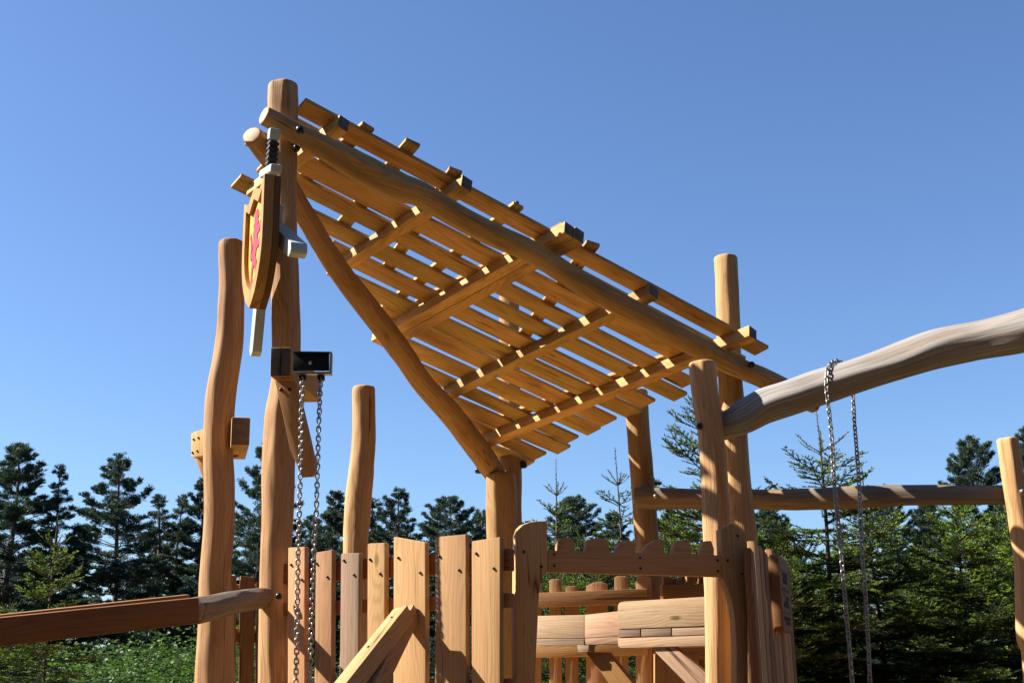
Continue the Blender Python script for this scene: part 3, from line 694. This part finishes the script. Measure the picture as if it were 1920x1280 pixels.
# ------------------------------------------------------------------ handrail at the left
hr = thing('handrail', 'long reddish handrail of two squared beams ending in a shaped log at the tall post', 'handrail', at(240, 1345, 5.9))
hz = Vector((0.0, -0.10, 1))
beam('rail_beam', at(-160, 1201, 5.25), at(369, 1143.5, 6.12), 0.05, 0.124, hz, M['red'], hr, bev=0.006)
beam('rail_beam', at(-160, 1197, 5.38), at(352, 1138, 6.26), 0.05, 0.128, hz, M['red'], hr, bev=0.006)
px_log('rail_log', [(366, 1145, 25.5, 6.16), (400, 1138, 24, 6.42), (440, 1129, 21.5, 6.78), (487, 1121, 19, 7.22), (505, 1119, 18, 7.3)], 'halfgrey', hr, 41, depth=0.25)

# ------------------------------------------------------------------ right: grey swing beam, crossbar, far post
swing = thing('swing_beam', 'weathered grey bowed log beam rising to the right from the front log post', 'beam', at(1640, 700, 7.1))
px_log('log', [(1345, 800, 27, 7.62), (1371, 793, 27, 7.58), (1395, 781, 31, 7.55), (1432, 761, 33, 7.5), (1487, 743, 33, 7.42), (1545, 723, 33.5, 7.35), (1640, 692, 32, 7.2), (1748, 656, 36.5, 7.05), (1838, 637, 36, 6.93), (1920, 619, 40, 6.8), (2040, 588, 41, 6.6), (2200, 555, 41, 6.45), (2400, 520, 41, 6.3), (2620, 490, 40, 6.15)], 'grey', swing, 51, facets=7, depth=0.15)
px_log('support_post', [(2570, 380, 34, 6.3), (2575, 700, 36, 6.3), (2600, 1200, 40, 6.3), (2640, 2300, 46, 6.3)], 'log', swing, 54)
frame = thing('log_gantry', 'horizontal ageing log crossbar bolted to a round log post at the right edge', 'log gantry', at(1900, 1345, 9.6))
cb = px_log('crossbar', [(1200, 932, 19, 10.78), (1235, 934, 20, 10.74), (1320, 935, 18.5, 10.6), (1420, 936, 18, 10.45), (1500, 936, 19.5, 10.3), (1620, 931.5, 20.5, 10.1), (1702, 928, 19, 10.0), (1800, 928, 18, 9.85), (1884, 927, 18, 9.72), (1905, 926, 18, 9.7)], 'halfgrey', frame, 52, depth=0.13, bevel=0.05)
px_log('post', [(1889, 826, 19.5, 9.6), (1894, 860, 20, 9.6), (1905, 930, 20.5, 9.6), (1914, 985, 21, 9.6), (1925, 1070, 21, 9.6), (1930, 1190, 23, 9.6), (1944, 1260, 24, 9.6), (1960, 1690, 27, 9.6)], 'log', frame, 53, depth=0.19)
bolt(cb, at(1229, 930, 10.55), Vector((0, -1, 0)), 0.018, 0.02, 'steel'); bolt(cb, at(1916, 921, 9.5), Vector((0.2, -1, 0)), 0.02, 0.02, 'steel')
cA = [at(*q) for q in ((1591, 705, 7.47), (1586, 688, 7.44), (1577, 679, 7.39), (1566, 677, 7.33), (1557, 683, 7.27), (1551, 697, 7.235), (1549.5, 720, 7.215), (1552, 750, 7.21), (1556, 785, 7.21), (1559, 815, 7.21),
     (1565, 912, 7.21), (1575, 1010, 7.21), (1584, 1119, 7.21), (1594, 1231, 7.21), (1598, 1280, 7.21), (1610, 1420, 7.21))]
c3 = chain('hanging_chain', cA, 0.0265, 0.0090); tag(c3, 'steel chain looped over the front of the weathered grey beam', 'chain', 'chains hanging from the grey beam')
c4 = chain('hanging_chain', [at(x, y, 7.46) for x, y in ((1596, 712), (1599, 738), (1602, 790), (1606, 840), (1611, 912), (1616, 1025), (1624, 1137), (1631, 1276), (1637, 1420))], 0.0265, 0.0090)
tag(c4, 'steel chain dropping from beneath the weathered grey beam', 'chain', 'chains hanging from the grey beam')

# ------------------------------------------------------------------ shield and crossed swords on the high post
sn = Vector((-math.sin(R(65)), -math.cos(R(65)), 0)); st_ = Vector((math.cos(R(65)), -math.sin(R(65)), 0))   # st_: towards the viewer
Ps = at(491, 455, 6.98)
def sh(a, z, d=0.0): return Ps + st_ * a + Z * z + sn * d
W_, zt_, zb_ = 0.265, 0.335, -0.42
def shield_outline(w, top, bot, k=10, dip=0.05):
    o = [(-w, top), (-w * 0.55, top - dip), (0, top + 0.01), (w * 0.55, top - dip), (w, top)]
    for i in range(1, k):
        f = i / k; o.append((w * (1 - 0.86 * max(0, (f - 0.42) / 0.58) ** 2.4), top + (bot - top) * f))
    o.append((0, bot))
    o += [(-a, z) for a, z in reversed(o[5:-1])]
    return o
shield = thing('shield', 'carved wooden heraldic shield with red lion on yellow, hung on the tallest post', 'shield', Ps)
prism('back_board', [sh(a, z, 0.0) for a, z in shield_outline(W_, zt_, zb_)], sn, 0.04, M['brown'], shield, Z, 0.005)
# raised rim: ring between two outlines
oo = shield_outline(W_, zt_, zb_); ii = shield_outline(W_ * 0.78, zt_ - 0.07, zb_ + 0.11)
bm = bmesh.new(); k = len(oo)
A_ = [bm.verts.new(sh(a, z, 0.060)) for a, z in oo]; B_ = [bm.verts.new(sh(a, z, 0.060)) for a, z in ii]
C_ = [bm.verts.new(sh(a, z, 0.001)) for a, z in oo]; D_ = [bm.verts.new(sh(a, z, 0.001)) for a, z in ii]
for i in range(k):
    j = (i + 1) % k
    for q in ((A_[i], A_[j], B_[j], B_[i]), (A_[i], C_[i], C_[j], A_[j]), (B_[i], B_[j], D_[j], D_[i]), (C_[i], D_[i], D_[j], C_[j])): bm.faces.new(q)
bmesh.ops.recalc_face_normals(bm, faces=bm.faces)
uvl = bm.loops.layers.uv.new('UVMap')
for f in bm.faces:
    for lp in f.loops: lp[uvl].uv = (lp.vert.co.dot(st_) + lp.vert.co.dot(sn), lp.vert.co.z)
finish(bm, 'rim', [M['brace']], shield, 30)
prism('panel', [sh(a, z, 0.034) for a, z in shield_outline(W_ * 0.775, zt_ - 0.072, zb_ + 0.112)], sn, 0.033, M['yellow'], shield, Z, 0)
lion = [(-.06, .20), (-.02, .235), (.03, .24), (.07, .215), (.085, .18), (.05, .165), (.075, .14), (.06, .115), (.10, .10), (.14, .13), (.165, .125), (.15, .095), (.115, .06), (.065, .055), (.06, .015), (.11, .0), (.15, .02), (.17, 0), (.14, -.03), (.09, -.045),
        (.045, -.04), (.02, -.09), (.06, -.13), (.05, -.18), (.075, -.215), (.10, -.225), (.07, -.24), (.025, -.235), (.015, -.18), (-.01, -.14), (-.05, -.16), (-.07, -.21), (-.055, -.25), (-.03, -.265), (-.075, -.275), (-.105, -.235), (-.10, -.15), (-.075, -.10),
        (-.085, -.07), (-.13, -.085), (-.155, -.045), (-.135, .0), (-.15, .05), (-.18, .09), (-.16, .115), (-.125, .075), (-.105, .02), (-.12, -.03), (-.10, -.045), (-.08, -.02), (-.06, .05), (-.085, .09), (-.06, .12), (-.09, .15), (-.05, .165)]
prism('lion', [sh(a * .80 - .01, z * .92 - 0.01, 0.039) for a, z in lion], sn, 0.005, M['lion'], shield, Z, 0)

def sword(label, a0, z0, a1, z1, d, tip, th=0.06):
    """hilt end (a0,z0) to blade tip (a1,z1) in the shield's plane, d = height over that plane"""
    p0, p1 = sh(a0, z0, d), sh(a1, z1, d); x = (p1 - p0); L = x.length; x = x / L; y = sn.cross(x).normalized()
    s = thing('sword', label, 'sword', (p0 + p1) / 2, 'crossed swords behind the shield')
    def bar(name, f0, f1, w, h, m, bev=0.006, par=None): return beam(name, p0 + x * f0, p0 + x * f1, w, h, sn, M[m], par or s, bev)
    bar('pommel', 0.0, 0.070, 0.066, 0.07, 'sword', 0.012)
    g = bar('grip', 0.076, 0.245, 0.05, 0.055, 'grip', 0.010)
    for k in range(5): bar('grip_ridge', 0.086 + k * 0.032, 0.104 + k * 0.032, 0.064, 0.068, 'grip', 0.008, g)
    gb0 = p0 + x * 0.27
    beam('crossguard', gb0 - y * 0.16, gb0 + y * 0.16, 0.05, 0.075, sn, M['sword'], s, 0.012)
    ol = [(0.296, -0.05), (0.296, 0.05), (L - tip, 0.045), (L, 0.012), (L, -0.012), (L - tip, -0.045)]
    prism('blade', [p0 + x * f + y * w + sn * (0.02 if th < .08 else th / 2) for f, w in ol], sn, th, M['sword'], s, x, 0.006)
    return s
sword('grey sword with its black ribbed hilt uppermost beside the roof log', -0.03, 0.77, -0.36, -0.615, -0.058, 0.03)
sword('grey sword with its hilt at the far side and blade across the post', -0.45, 0.31, 0.40, -0.17, -0.125, 0.03, 0.10)

# ------------------------------------------------------------------ trees
def tri_mesh(name, V, F_, tint=None, mats=()):
    me = bpy.data.meshes.new(name); V = np.asarray(V, 'f'); F_ = np.asarray(F_, np.int32)
    me.vertices.add(len(V)); me.vertices.foreach_set('co', V.ravel())
    k = F_.shape[1]; me.loops.add(F_.size); me.loops.foreach_set('vertex_index', F_.ravel())
    me.polygons.add(len(F_)); me.polygons.foreach_set('loop_start', np.arange(len(F_), dtype=np.int32) * k)
    if tint is not None:
        at_ = me.attributes.new('tint', 'FLOAT', 'POINT'); at_.data.foreach_set('value', np.asarray(tint, 'f'))
    me.update(calc_edges=True)
    for m in mats: me.materials.append(m)
    return me
def needles(B, D, L, Wd, tint, rs):
    """one slim blade per base point"""
    B = np.asarray(B); D = np.asarray(D); n = len(B); D = D / np.maximum(np.linalg.norm(D, axis=1), 1e-6)[:, None]
    rnd = rs.normal(size=(n, 3)); S = np.cross(D, rnd); S /= np.maximum(np.linalg.norm(S, axis=1), 1e-6)[:, None]
    L = np.broadcast_to(L, n)[:, None]; Wd = np.broadcast_to(Wd, n)[:, None]
    V = np.empty((n, 4, 3)); V[:, 0] = B; V[:, 1] = B + D * L * 0.5 + S * Wd * .5; V[:, 2] = B + D * L; V[:, 3] = B + D * L * 0.5 - S * Wd * .5
    return V.reshape(-1, 3), np.arange(n * 4).reshape(n, 4), np.repeat(np.broadcast_to(tint, n), 4)
def tubes(segs, q=5):
    """segs: list of (p0, r0, p1, r1) -> quads"""
    V = []; F_ = []
    for p0, r0_, p1, r1_ in segs:
        p0 = np.array(p0); p1 = np.array(p1); t = p1 - p0; t = t / max(np.linalg.norm(t), 1e-6)
        a = np.cross(t, (0.31, 0.5, 0.8) if abs(t[2]) < .9 else (1, 0.1, 0)); a /= np.linalg.norm(a); b = np.cross(t, a); k = len(V)
        for p, r in ((p0, r0_), (p1, r1_)):
            for i in range(q): an = 2 * math.pi * i / q; V.append(p + (a * math.cos(an) + b * math.sin(an)) * r)
        for i in range(q): F_.append((k + i, k + (i + 1) % q, k + q + (i + 1) % q, k + q + i))
    return np.array(V), np.array(F_)

def pine(seed, H=14.0, hb=0.32, Lmax=2.7, nb=95, sparse=1.0, needle_n=15, shape=0.9, nw=.030, nl=.19, dens=27):
    rs = np.random.RandomState(seed); segs = []; lean = rs.uniform(-.25, .25, 2)
    axis = lambda z: np.array((lean[0] * (z / H) ** 2 + .08 * math.sin(z * .6 + seed), lean[1] * (z / H) ** 2 + .08 * math.cos(z * .5), z))
    rad = lambda z: 0.19 * (1 - z / H) ** 0.8 + 0.015
    zs = np.linspace(0, H, 16)
    for z0, z1 in zip(zs[:-1], zs[1:]): segs.append((axis(z0), rad(z0), axis(z1), rad(z1)))
    B = []; D = []; L = []; Tn = []
    def tuft(c, d, n, ln):
        v = rs.normal(size=(n, 3)); v /= np.linalg.norm(v, axis=1)[:, None]
        dd = d * 0.8 + v * np.array((1., 1., .7)) + np.array((0, 0, .35)); B.append(np.repeat(c[None], n, 0) + v * .03); D.append(dd); L.append(ln * rs.uniform(.7, 1.15, n)); Tn.append(np.full(n, rs.uniform(0, 1)))
    for i in range(nb):
        t = ((i + rs.uniform(0, 1)) / nb) ** 0.95; z = H * (hb + (1 - hb) * t * 0.985); wh = 0.62 * (1 - .35 * t); z = min(H * .985, round(z / wh) * wh + rs.normal() * .15)
        prof = min(1.0, 0.50 + 2.2 * t) * (1 - t) ** shape + 0.07
        ln = Lmax * prof * rs.uniform(0.45, 1.15); az = i * 2.39996 + rs.uniform(-.5, .5)
        el = R(-8 + 46 * t ** 1.6 + rs.uniform(-6, 8))
        h = np.array((math.cos(az), math.sin(az), 0)); p = axis(z); step = ln / 6; prev = p; pts = [p]
        for k in range(6):
            e = el + R(5) * k * (1 - t * .5) + R(rs.uniform(-9, 9)); q = prev + (h * math.cos(e) + np.array((0, 0, math.sin(e)))) * step + rs.normal(size=3) * .03 * ln / 2
            segs.append((prev, max(.006, .028 * ln / 2 * (1 - k / 7)), q, max(.005, .028 * ln / 2 * (1 - (k + 1) / 7)))); prev = q; pts.append(q)
        pts = np.array(pts)
        nt_ = max(6, int(ln * dens * sparse))
        for j in range(nt_):
            f = rs.uniform(0.25, 1.0) ** 0.7 * 6; k = min(5, int(f)); c = pts[k] + (pts[k + 1] - pts[k]) * (f - k)
            d = pts[k + 1] - pts[k]; d = d / np.linalg.norm(d)
            sd = np.cross(d, (0, 0, 1)); sd /= max(np.linalg.norm(sd), 1e-6)
            o = rs.uniform(-1, 1); spread = (0.14 + 0.30 * ln * (1 - f / 6.6)) * o
            tip = c + sd * spread + d * abs(spread) * .7 + np.array((0, 0, rs.uniform(-.02, .12)))
            if abs(spread) > .12: segs.append((c, .009, tip, .005))
            dd = (tip - c) + d * .3; dd = dd / max(np.linalg.norm(dd), 1e-6)
            tuft(tip, dd, needle_n, nl)
            if abs(spread) > .3: tuft((c + tip) / 2, dd, needle_n, nl * .9)
        tuft(pts[-1], (pts[-1] - pts[-2]) / np.linalg.norm(pts[-1] - pts[-2]), needle_n + 6, .21)
    for i in range(10):          # dead twigs under the crown
        z = H * rs.uniform(hb * .55, hb * 1.05); az = rs.uniform(0, 6.28); ln = rs.uniform(.4, 1.1); p = axis(z)
        segs.append((p, .014, p + np.array((math.cos(az) * ln, math.sin(az) * ln, rs.uniform(-.3, .15))), .004))
    tuft(axis(H), np.array((0, 0, 1.0)), 30, .25)
    V, F_, tn = needles(np.concatenate(B), np.concatenate(D), np.concatenate(L), nw, np.concatenate(Tn), rs)
    TV, TF = tubes(segs)
    return (V, F_, tn), (TV, TF)

def spruce(seed, H=5.0, wid=0.40, lead=0.75, whorl=0.30, dens=1.0, tipamt=0.5, base=0.06):
    """young spruce: bare leader, whorls of rising branches, flat sprays of short needles"""
    rs = np.random.RandomState(seed); segs = []; B = []; D = []; L = []; T_ = []
    axis = lambda z: np.array((.02 * math.sin(z * 1.3 + seed), .02 * math.cos(z * 1.1), z))
    rad = lambda z: 0.011 * (H - z) + 0.004
    zs = np.linspace(0, H, 22)
    for z0, z1 in zip(zs[:-1], zs[1:]): segs.append((axis(z0), rad(z0), axis(z1), rad(z1)))
    def twig(p0, p1, tip_from, nl=.030, per=230):
        d = p1 - p0; ln = np.linalg.norm(d); d = d / max(ln, 1e-6); n = max(6, int(ln * per * dens))
        f = rs.uniform(0, 1, n); v = rs.normal(size=(n, 3)); v -= np.outer(v @ d, d); v /= np.linalg.norm(v, axis=1)[:, None]; v[:, 2] = np.abs(v[:, 2]) * .8 + v[:, 2] * .2
        B.append(p0 + np.outer(f * ln, d)); D.append(v * .8 + d * .65); L.append(nl * rs.uniform(.7, 1.25, n))
        T_.append(np.where(f > tip_from, rs.uniform(.55, 1, n), rs.uniform(0, .14, n)))
        segs.append((p0, .0035, p1, .002))
    twig(axis(H - lead), axis(H), 2.0, .022, 90)
    z = H - lead; k = 0
    while z > base * H:
        age = H - z; tip_p = tipamt * min(1.0, max(0.12, (z / H - .38) / .35))  # bright tips thin out downward, painting in the shade of the lower crown
        n = rs.randint(5, 8) + (3 if wid > .5 and age > .8 else 0)
        for i in range(n):
            az = 2 * math.pi * i / n + rs.uniform(-.3, .3) + k * .6
            ln = min(wid * age * rs.uniform(.72, 1.12), 1.75) + .10
            el = R(max(-6, 66 - 34 * age ** .75 + rs.uniform(-7, 9) * (2.0 if age > 1.2 else 1)))
            zz = z + rs.uniform(-.11, .11) * (1 if age > 1 else .2)
            h = np.array((math.cos(az), math.sin(az), 0)); prev = axis(zz); ns = max(2, int(ln / .17)); pts = [prev]
            for j in range(ns):
                e = el + R(24) * (j / ns) ** 2 - R(12) * (1 - j / ns); q = prev + (h * math.cos(e) + np.array((0, 0, math.sin(e)))) * ln / ns + rs.normal(size=3) * .006
                segs.append((prev, .004 + .006 * ln * (1 - j / ns), q, .003 + .006 * ln * (1 - (j + 1) / ns)))
                last = j == ns - 1
                twig(prev, q, .35 if (last and rs.rand() < tip_p) else 2, .028, 200); prev = q; pts.append(q)
            if ln < .30 or age < lead + .05: continue
            s_ = .10
            while s_ < ln * .96:
                f = s_ / ln * ns; j = min(ns - 1, int(f)); c = pts[j] + (pts[j + 1] - pts[j]) * (f - j); d = pts[j + 1] - pts[j]; d = d / np.linalg.norm(d)
                sd = np.cross(d, (0, 0, 1)); sd /= np.linalg.norm(sd)
                for sg in (-1, 1):
                    tl = min(.42, .52 * (ln - s_) + .05) * rs.uniform(.65, 1.15)
                    if s_ < ln * .25: tl *= .6
                    e = c + (d * .72 + sd * sg * .75 + np.array((0, 0, rs.uniform(-.16, .26)))) * tl
                    twig(c, e, .62 if rs.rand() < tip_p else 2)
                    if tl > .2:
                        m_ = c + (e - c) * .45
                        for s2 in (-1, 1):
                            dd = (e - c) / tl; s3 = np.cross(dd, (0, 0, 1)); s3 /= max(np.linalg.norm(s3), 1e-6)
                            twig(m_, m_ + (dd * .8 + s3 * s2 * .6) * tl * .42, .5 if rs.rand() < tip_p else 2)
                s_ += .080 * rs.uniform(.8, 1.25)
        # a few small shoots between whorls
        for i in range(4 if age < 1.6 else 7):
            zz = z - whorl * rs.uniform(.2, .85); az = rs.uniform(0, 6.28); ln = .09 + .5 * wid * min(age, 3) * rs.uniform(.2, .8)
            p = axis(zz); e = p + np.array((math.cos(az), math.sin(az), rs.uniform(.1, .5))) * ln; twig(p, e, .55 if rs.rand() < tip_p else 2)
        z -= whorl * (0.85 + .25 * min(age, 2) / 2) * rs.uniform(.85, 1.15); k += 1
    V, F_, tn = needles(np.concatenate(B), np.concatenate(D), np.concatenate(L), 0.0095, np.concatenate(T_), rs)
    TV, TF = tubes(segs, 4); print('spruce', len(F_), len(TF))
    return (V, F_, tn), (TV, TF)

def make_meshes(kind, data, mcrown, mbark):
    (V, F_, tn), (TV, TF) = data
    cr = tri_mesh('crown', V, F_, tn, [M[mcrown]]); tr = tri_mesh('trunk', TV, TF, None, [M[mbark]])
    return cr, tr
def plant_tree(name, meshes, H0, px, py, Y, label, cat, group, rot=0.0, sx=1.0, base=0.0):
    top = at(px, py, Y); s = (top.z - base) / H0
    o = thing(name, label, cat, (top.x, Y, base), group)
    o.rotation_euler = (0, 0, rot); o.scale = (s * sx, s * sx, s)
    for nm, me in zip(('crown', 'trunk'), meshes):
        c = bpy.data.objects.new(nm, me); COL.objects.link(c); c.parent = o
    return o
PV = [make_meshes('pine', pine(1, hb=.18, Lmax=4.2, nb=165, sparse=1.05), 'pine', 'bark'), make_meshes('pine', pine(2, hb=.25, Lmax=2.3, nb=95, sparse=.7), 'pine', 'bark'),
      make_meshes('pine', pine(3, hb=.22, Lmax=4.6, nb=120, shape=.95, sparse=.95), 'pine', 'bark'), make_meshes('pine', pine(4, hb=.20, Lmax=3.6, nb=150, shape=.55, sparse=.85), 'pine', 'bark')]
G = 'pines at the edge of the wood'
for (v, px, py, Y, rot, sx, lab) in (
    (0, 38, 838, 52, 0.4, 1.35, 'broad dark pine at the left edge of the photo'),
    (1, 112, 876, 52, 1.0, 1.0, 'slender sparse pine second from the left edge'),
    (2, 232, 858, 54, 2.2, 1.2, 'dark pine with clear layered branches, pointed top, left of the handrail log post'),
    (1, 303, 932, 58, 0.1, 1.5, 'smaller pine close right of the pointed layered pine'),
    (1, 338, 930, 60, 3.0, 1.2, 'narrow small pine just left of the pine behind the crooked log post'),
    (0, 382, 902, 58, 4.0, 1.0, 'dense bluish pine directly behind the crooked left log post'),
    (2, 492, 836, 50, 5.0, 0.95, 'tall pine showing between the two tall left posts'),
    (3, 588, 975, 66, 1.3, 1.2, 'low pine behind the two hanging chains on the left'),
    (0, 633, 926, 60, 2.3, 1.0, 'pine just left of the single short log post'),
    (1, 703, 936, 60, 4.3, 1.9, 'narrow pine just right of the short log post'),
    (2, 752, 920, 58, 0.9, 1.1, 'spiky topped pine above the widest front picket'),
    (3, 850, 940, 62, 2.0, 1.3, 'round topped pine between the spiky pine and the notched stump'),
    (3, 905, 965, 66, 3.0, 0.8, 'low pine tucked behind the notched stump'),
    (3, 1068, 940, 60, 5.1, 1.25, 'bluish pine behind the left bare spruce leader'),
    (0, 1150, 965, 64, 0.5, 1.1, 'bluish pine behind the right bare spruce leader'),
    (0, 1255, 960, 66, 2.9, 0.9, 'pine behind the leaning back post under the crossbar'),
    (3, 1440, 955, 60, 0.7, 1.3, 'grey green pine under the crossbar right of the pointed gate post'),
    (3, 1676, 945, 52, 1.9, 1.0, 'grey green pine under the crossbar between the two big spruces'),
    (3, 1740, 950, 56, 2.6, 0.8, 'pine with bare trunks below the crossbar near the right spruce'),
    (3, 1814, 833, 50, 3.9, 1.0, 'round topped pine above the crossbar near the right edge'),
    (0, 1925, 806, 48, 4.4, 0.9, 'pine cut by the right edge behind the far log post')):
    plant_tree('pine_tree', PV[v], 14.0, px, py, Y, lab, 'tree', G, rot, sx)

SV = [make_meshes('spruce', spruce(1, 4.6, .27, .50, .34, .8, .30), 'spruce', 'leader'), make_meshes('spruce', spruce(2, 5.0, .46, .55, .25, 1.0, .8), 'spruce', 'leader'),
      make_meshes('spruce', spruce(3, 5.0, .62, .35, .22, 0.9, .9), 'spruce', 'leader')]
G = 'young spruces close behind the playground'
for (v, H0, px, py, Y, rot, sx, lab) in (
    (0, 4.6, 1041, 860, 16.0, 0.3, 1.0, 'young spruce with a long bare leader above the left battlements'),
    (0, 4.6, 1155, 838, 15.5, 2.1, 1.1, 'young spruce with a bare leader beside the leaning back post'),
    (1, 5.0, 1302, 672, 13.0, 1.2, 0.85, 'tall young spruce reaching up behind the front log post'),
    (1, 5.0, 1529, 768, 12.8, 0.2, 1.25, 'large spruce with sparse pointed top behind the right hanging chains'),
    (1, 5.0, 1618, 868, 13.6, 2.6, 1.2, 'spruce with hooked little leader right of the hanging chains'),
    (2, 5.0, 1786, 905, 12.6, 3.3, 1.0, 'wide bright tipped spruce low beside the far right log post'),
    (2, 5.0, 1880, 925, 13.5, 5.0, 1.0, 'dense spruce behind the far right log post'),
    (2, 5.0, 1255, 945, 14.0, 4.0, 0.75, 'yellow tipped spruce glowing behind the battlements at the back post'),
    (2, 5.0, 1100, 985, 15.0, 0.9, 0.85, 'low green spruce filling behind the middle of the battlements'),
    (2, 5.0, 1010, 1000, 16.5, 2.9, 0.7, 'low green spruce at the left end of the battlement board'),
    (1, 5.0, 108, 965, 14.0, 4.6, 0.95, 'young spruce with brownish shoots at the lower left'),
    (2, 5.0, 1440, 1010, 14.5, 1.7, 0.8, 'low spruce just right of the pointed gate post'),
    (1, 5.0, 1690, 1040, 17.0, 5.6, 0.9, 'small pale spruce in the gap between the two right spruces'),
    (2, 5.0, 1575, 985, 18.0, 0.4, 1.15, 'dark spruce filling behind the two right hanging chains'),
    (2, 5.0, 1730, 1010, 19.0, 2.4, 1.1, 'dark spruce behind the wide bright tipped spruce'),
    (2, 5.0, 1500, 1000, 17.0, 3.9, 1.0, 'dense spruce between the notice board and the left of the right chains'),
    (2, 5.0, 1385, 935, 13.4, 2.2, 0.8, 'dense spruce added behind the log post carrying the roof corner to shade the right spruces'),  # extra tree, added to darken the foot of the right spruces
    (2, 5.0, 1462, 985, 12.4, 5.2, 0.8, 'dark bushy spruce right behind the notice board'),
    (2, 5.0, 20, 1120, 15.5, 0.6, 0.9, 'low dark spruce in the bottom left corner')):
    plant_tree('spruce_tree', SV[v], H0, px, py, Y, lab, 'tree', G, rot, sx)

# leafy shrubs in the lower left, lit by the sun
def shrub(seed, n=9000):
    rs = np.random.RandomState(seed); segs = []; B = []; D = []; 
    for i in range(46):
        az = rs.uniform(0, 6.28); tilt = abs(rs.normal(0, .42)); ln = rs.uniform(.7, 1.35)
        d = np.array((math.cos(az) * math.sin(tilt), math.sin(az) * math.sin(tilt), math.cos(tilt))); p = np.array((rs.uniform(-.3, .3), rs.uniform(-.3, .3), 0))
        e = p + d * ln * 1.5; segs.append((p, .012, e, .004)); m_ = n // 46
        f = rs.uniform(.25, 1.02, m_); B.append(p + np.outer(f * ln * 1.5, d) + rs.normal(size=(m_, 3)) * .09); v = rs.normal(size=(m_, 3)); v[:, 2] = np.abs(v[:, 2]) * .4; D.append(v)
    V, F_, tn = needles(np.concatenate(B), np.concatenate(D), .060, .036, rs.uniform(0, 1, 46 * (n // 46)), rs)
    TV, TF = tubes(segs, 4); return (V, F_, tn), (TV, TF)
SH = [make_meshes('shrub', shrub(5), 'leaf', 'bark'), make_meshes('shrub', shrub(6, 10500), 'leaf', 'bark')]
for (v, px, py, Y, rot, sx, lab) in ((0, 250, 1196, 24, 0, 1.5, 'leafy bright shrub under the handrail left of the crooked log post'), (1, 325, 1186, 26, 1, 1.5, 'tall light green shrub close left of the crooked log post'),
    (0, 180, 1215, 23, 2, 1.6, 'low light green shrub under the middle of the handrail'), (1, 395, 1200, 28, 3, 1.6, 'green shrub behind the foot of the crooked log post'), (1, 285, 1225, 20, 4, 1.3, 'small shrub lowest in front under the handrail'),
    (0, 460, 1170, 30, 5, 1.5, 'shrub behind the short dark picket wall')):
    plant_tree('leafy_shrub', SH[v], 2.0, px, py, Y, lab, 'shrub', 'shrubs under the handrail', rot, sx)

# distant wood closing the view, plus unseen rows added against sky light: one mass
def far_wood_and_screen():
    rs = np.random.RandomState(77); Vs = []; Fs = []; Ts = []; k = 0
    src = [pine(31, nb=60, sparse=.55, needle_n=9, hb=.03, nw=.12, nl=.42, dens=13), pine(32, nb=60, sparse=.55, needle_n=9, hb=.05, shape=.7, nw=.12, nl=.42, dens=13)]
    spots = [(-52 + i * 1.5 + rs.uniform(-.8, .8), rs.uniform(84, 120)) for i in range(70)]
    for row in (31, 39):                     # wood round the clearing, unseen beside and behind the viewer, added to block sky light
        n = int(row * 1.35); spots += [(math.cos(a) * (row + rs.uniform(-2, 2)), 2 - math.sin(a) * (row + rs.uniform(-2, 2))) for a in np.linspace(R(-14), R(194), n)]
    spots += [(math.cos(a) * r_ , 1 - math.sin(a) * r_) for r_, n_ in ((12.5, 20), (16, 24), (21, 26)) for a in np.linspace(R(15), R(140), n_)]  # closer unseen rows behind the viewer, added to cut more sky fill
    for i, (x, y) in enumerate(spots):
        (V, F_, tn), (TV, TF) = src[i % 2]
        s = rs.uniform(.62, .86) * (1.22 if i < 70 else 1.3); a = rs.uniform(0, 6.28); c, s_ = math.cos(a), math.sin(a)
        sel = rs.rand(len(F_)) < 1.0
        VV = V.copy(); VV = VV * (np.array((1.25, 1.25, 1)) if i < 70 else np.array((1.7, 1.7, 1))) * s; VV = np.stack([VV[:, 0] * c - VV[:, 1] * s_ + x, VV[:, 0] * s_ + VV[:, 1] * c + y, VV[:, 2]], 1)
        Vs.append(VV); Fs.append(F_ + k); Ts.append(tn); k += len(VV)
    for i in range(330):
        x = rs.uniform(-26, 26); y = rs.uniform(34, 70); (V, F_, tn), _t = src[i % 2]; x *= y / 48
        sel = rs.rand(len(F_)) < .5; VV = V.reshape(-1, 4, 3)[sel].reshape(-1, 3) * np.array((.42, .42, .17)) * rs.uniform(.7, 1.3) + np.array((x, y, -.1))
        Vs.append(VV); Fs.append(np.arange(len(VV)).reshape(-1, 4) + k); Ts.append(tn.reshape(-1, 4)[sel].ravel()); k += len(VV)
    me = tri_mesh('far_wood_and_screen', np.concatenate(Vs), np.concatenate(Fs), np.concatenate(Ts), [M['pine']])
    o = bpy.data.objects.new('far_wood_and_screen', me); COL.objects.link(o); o['kind'] = 'stuff'; o['label'] = 'dark mass of distant conifers closing the view between the trunks, with unseen added rows that block sky light'; o['category'] = 'wood'
far_wood_and_screen()
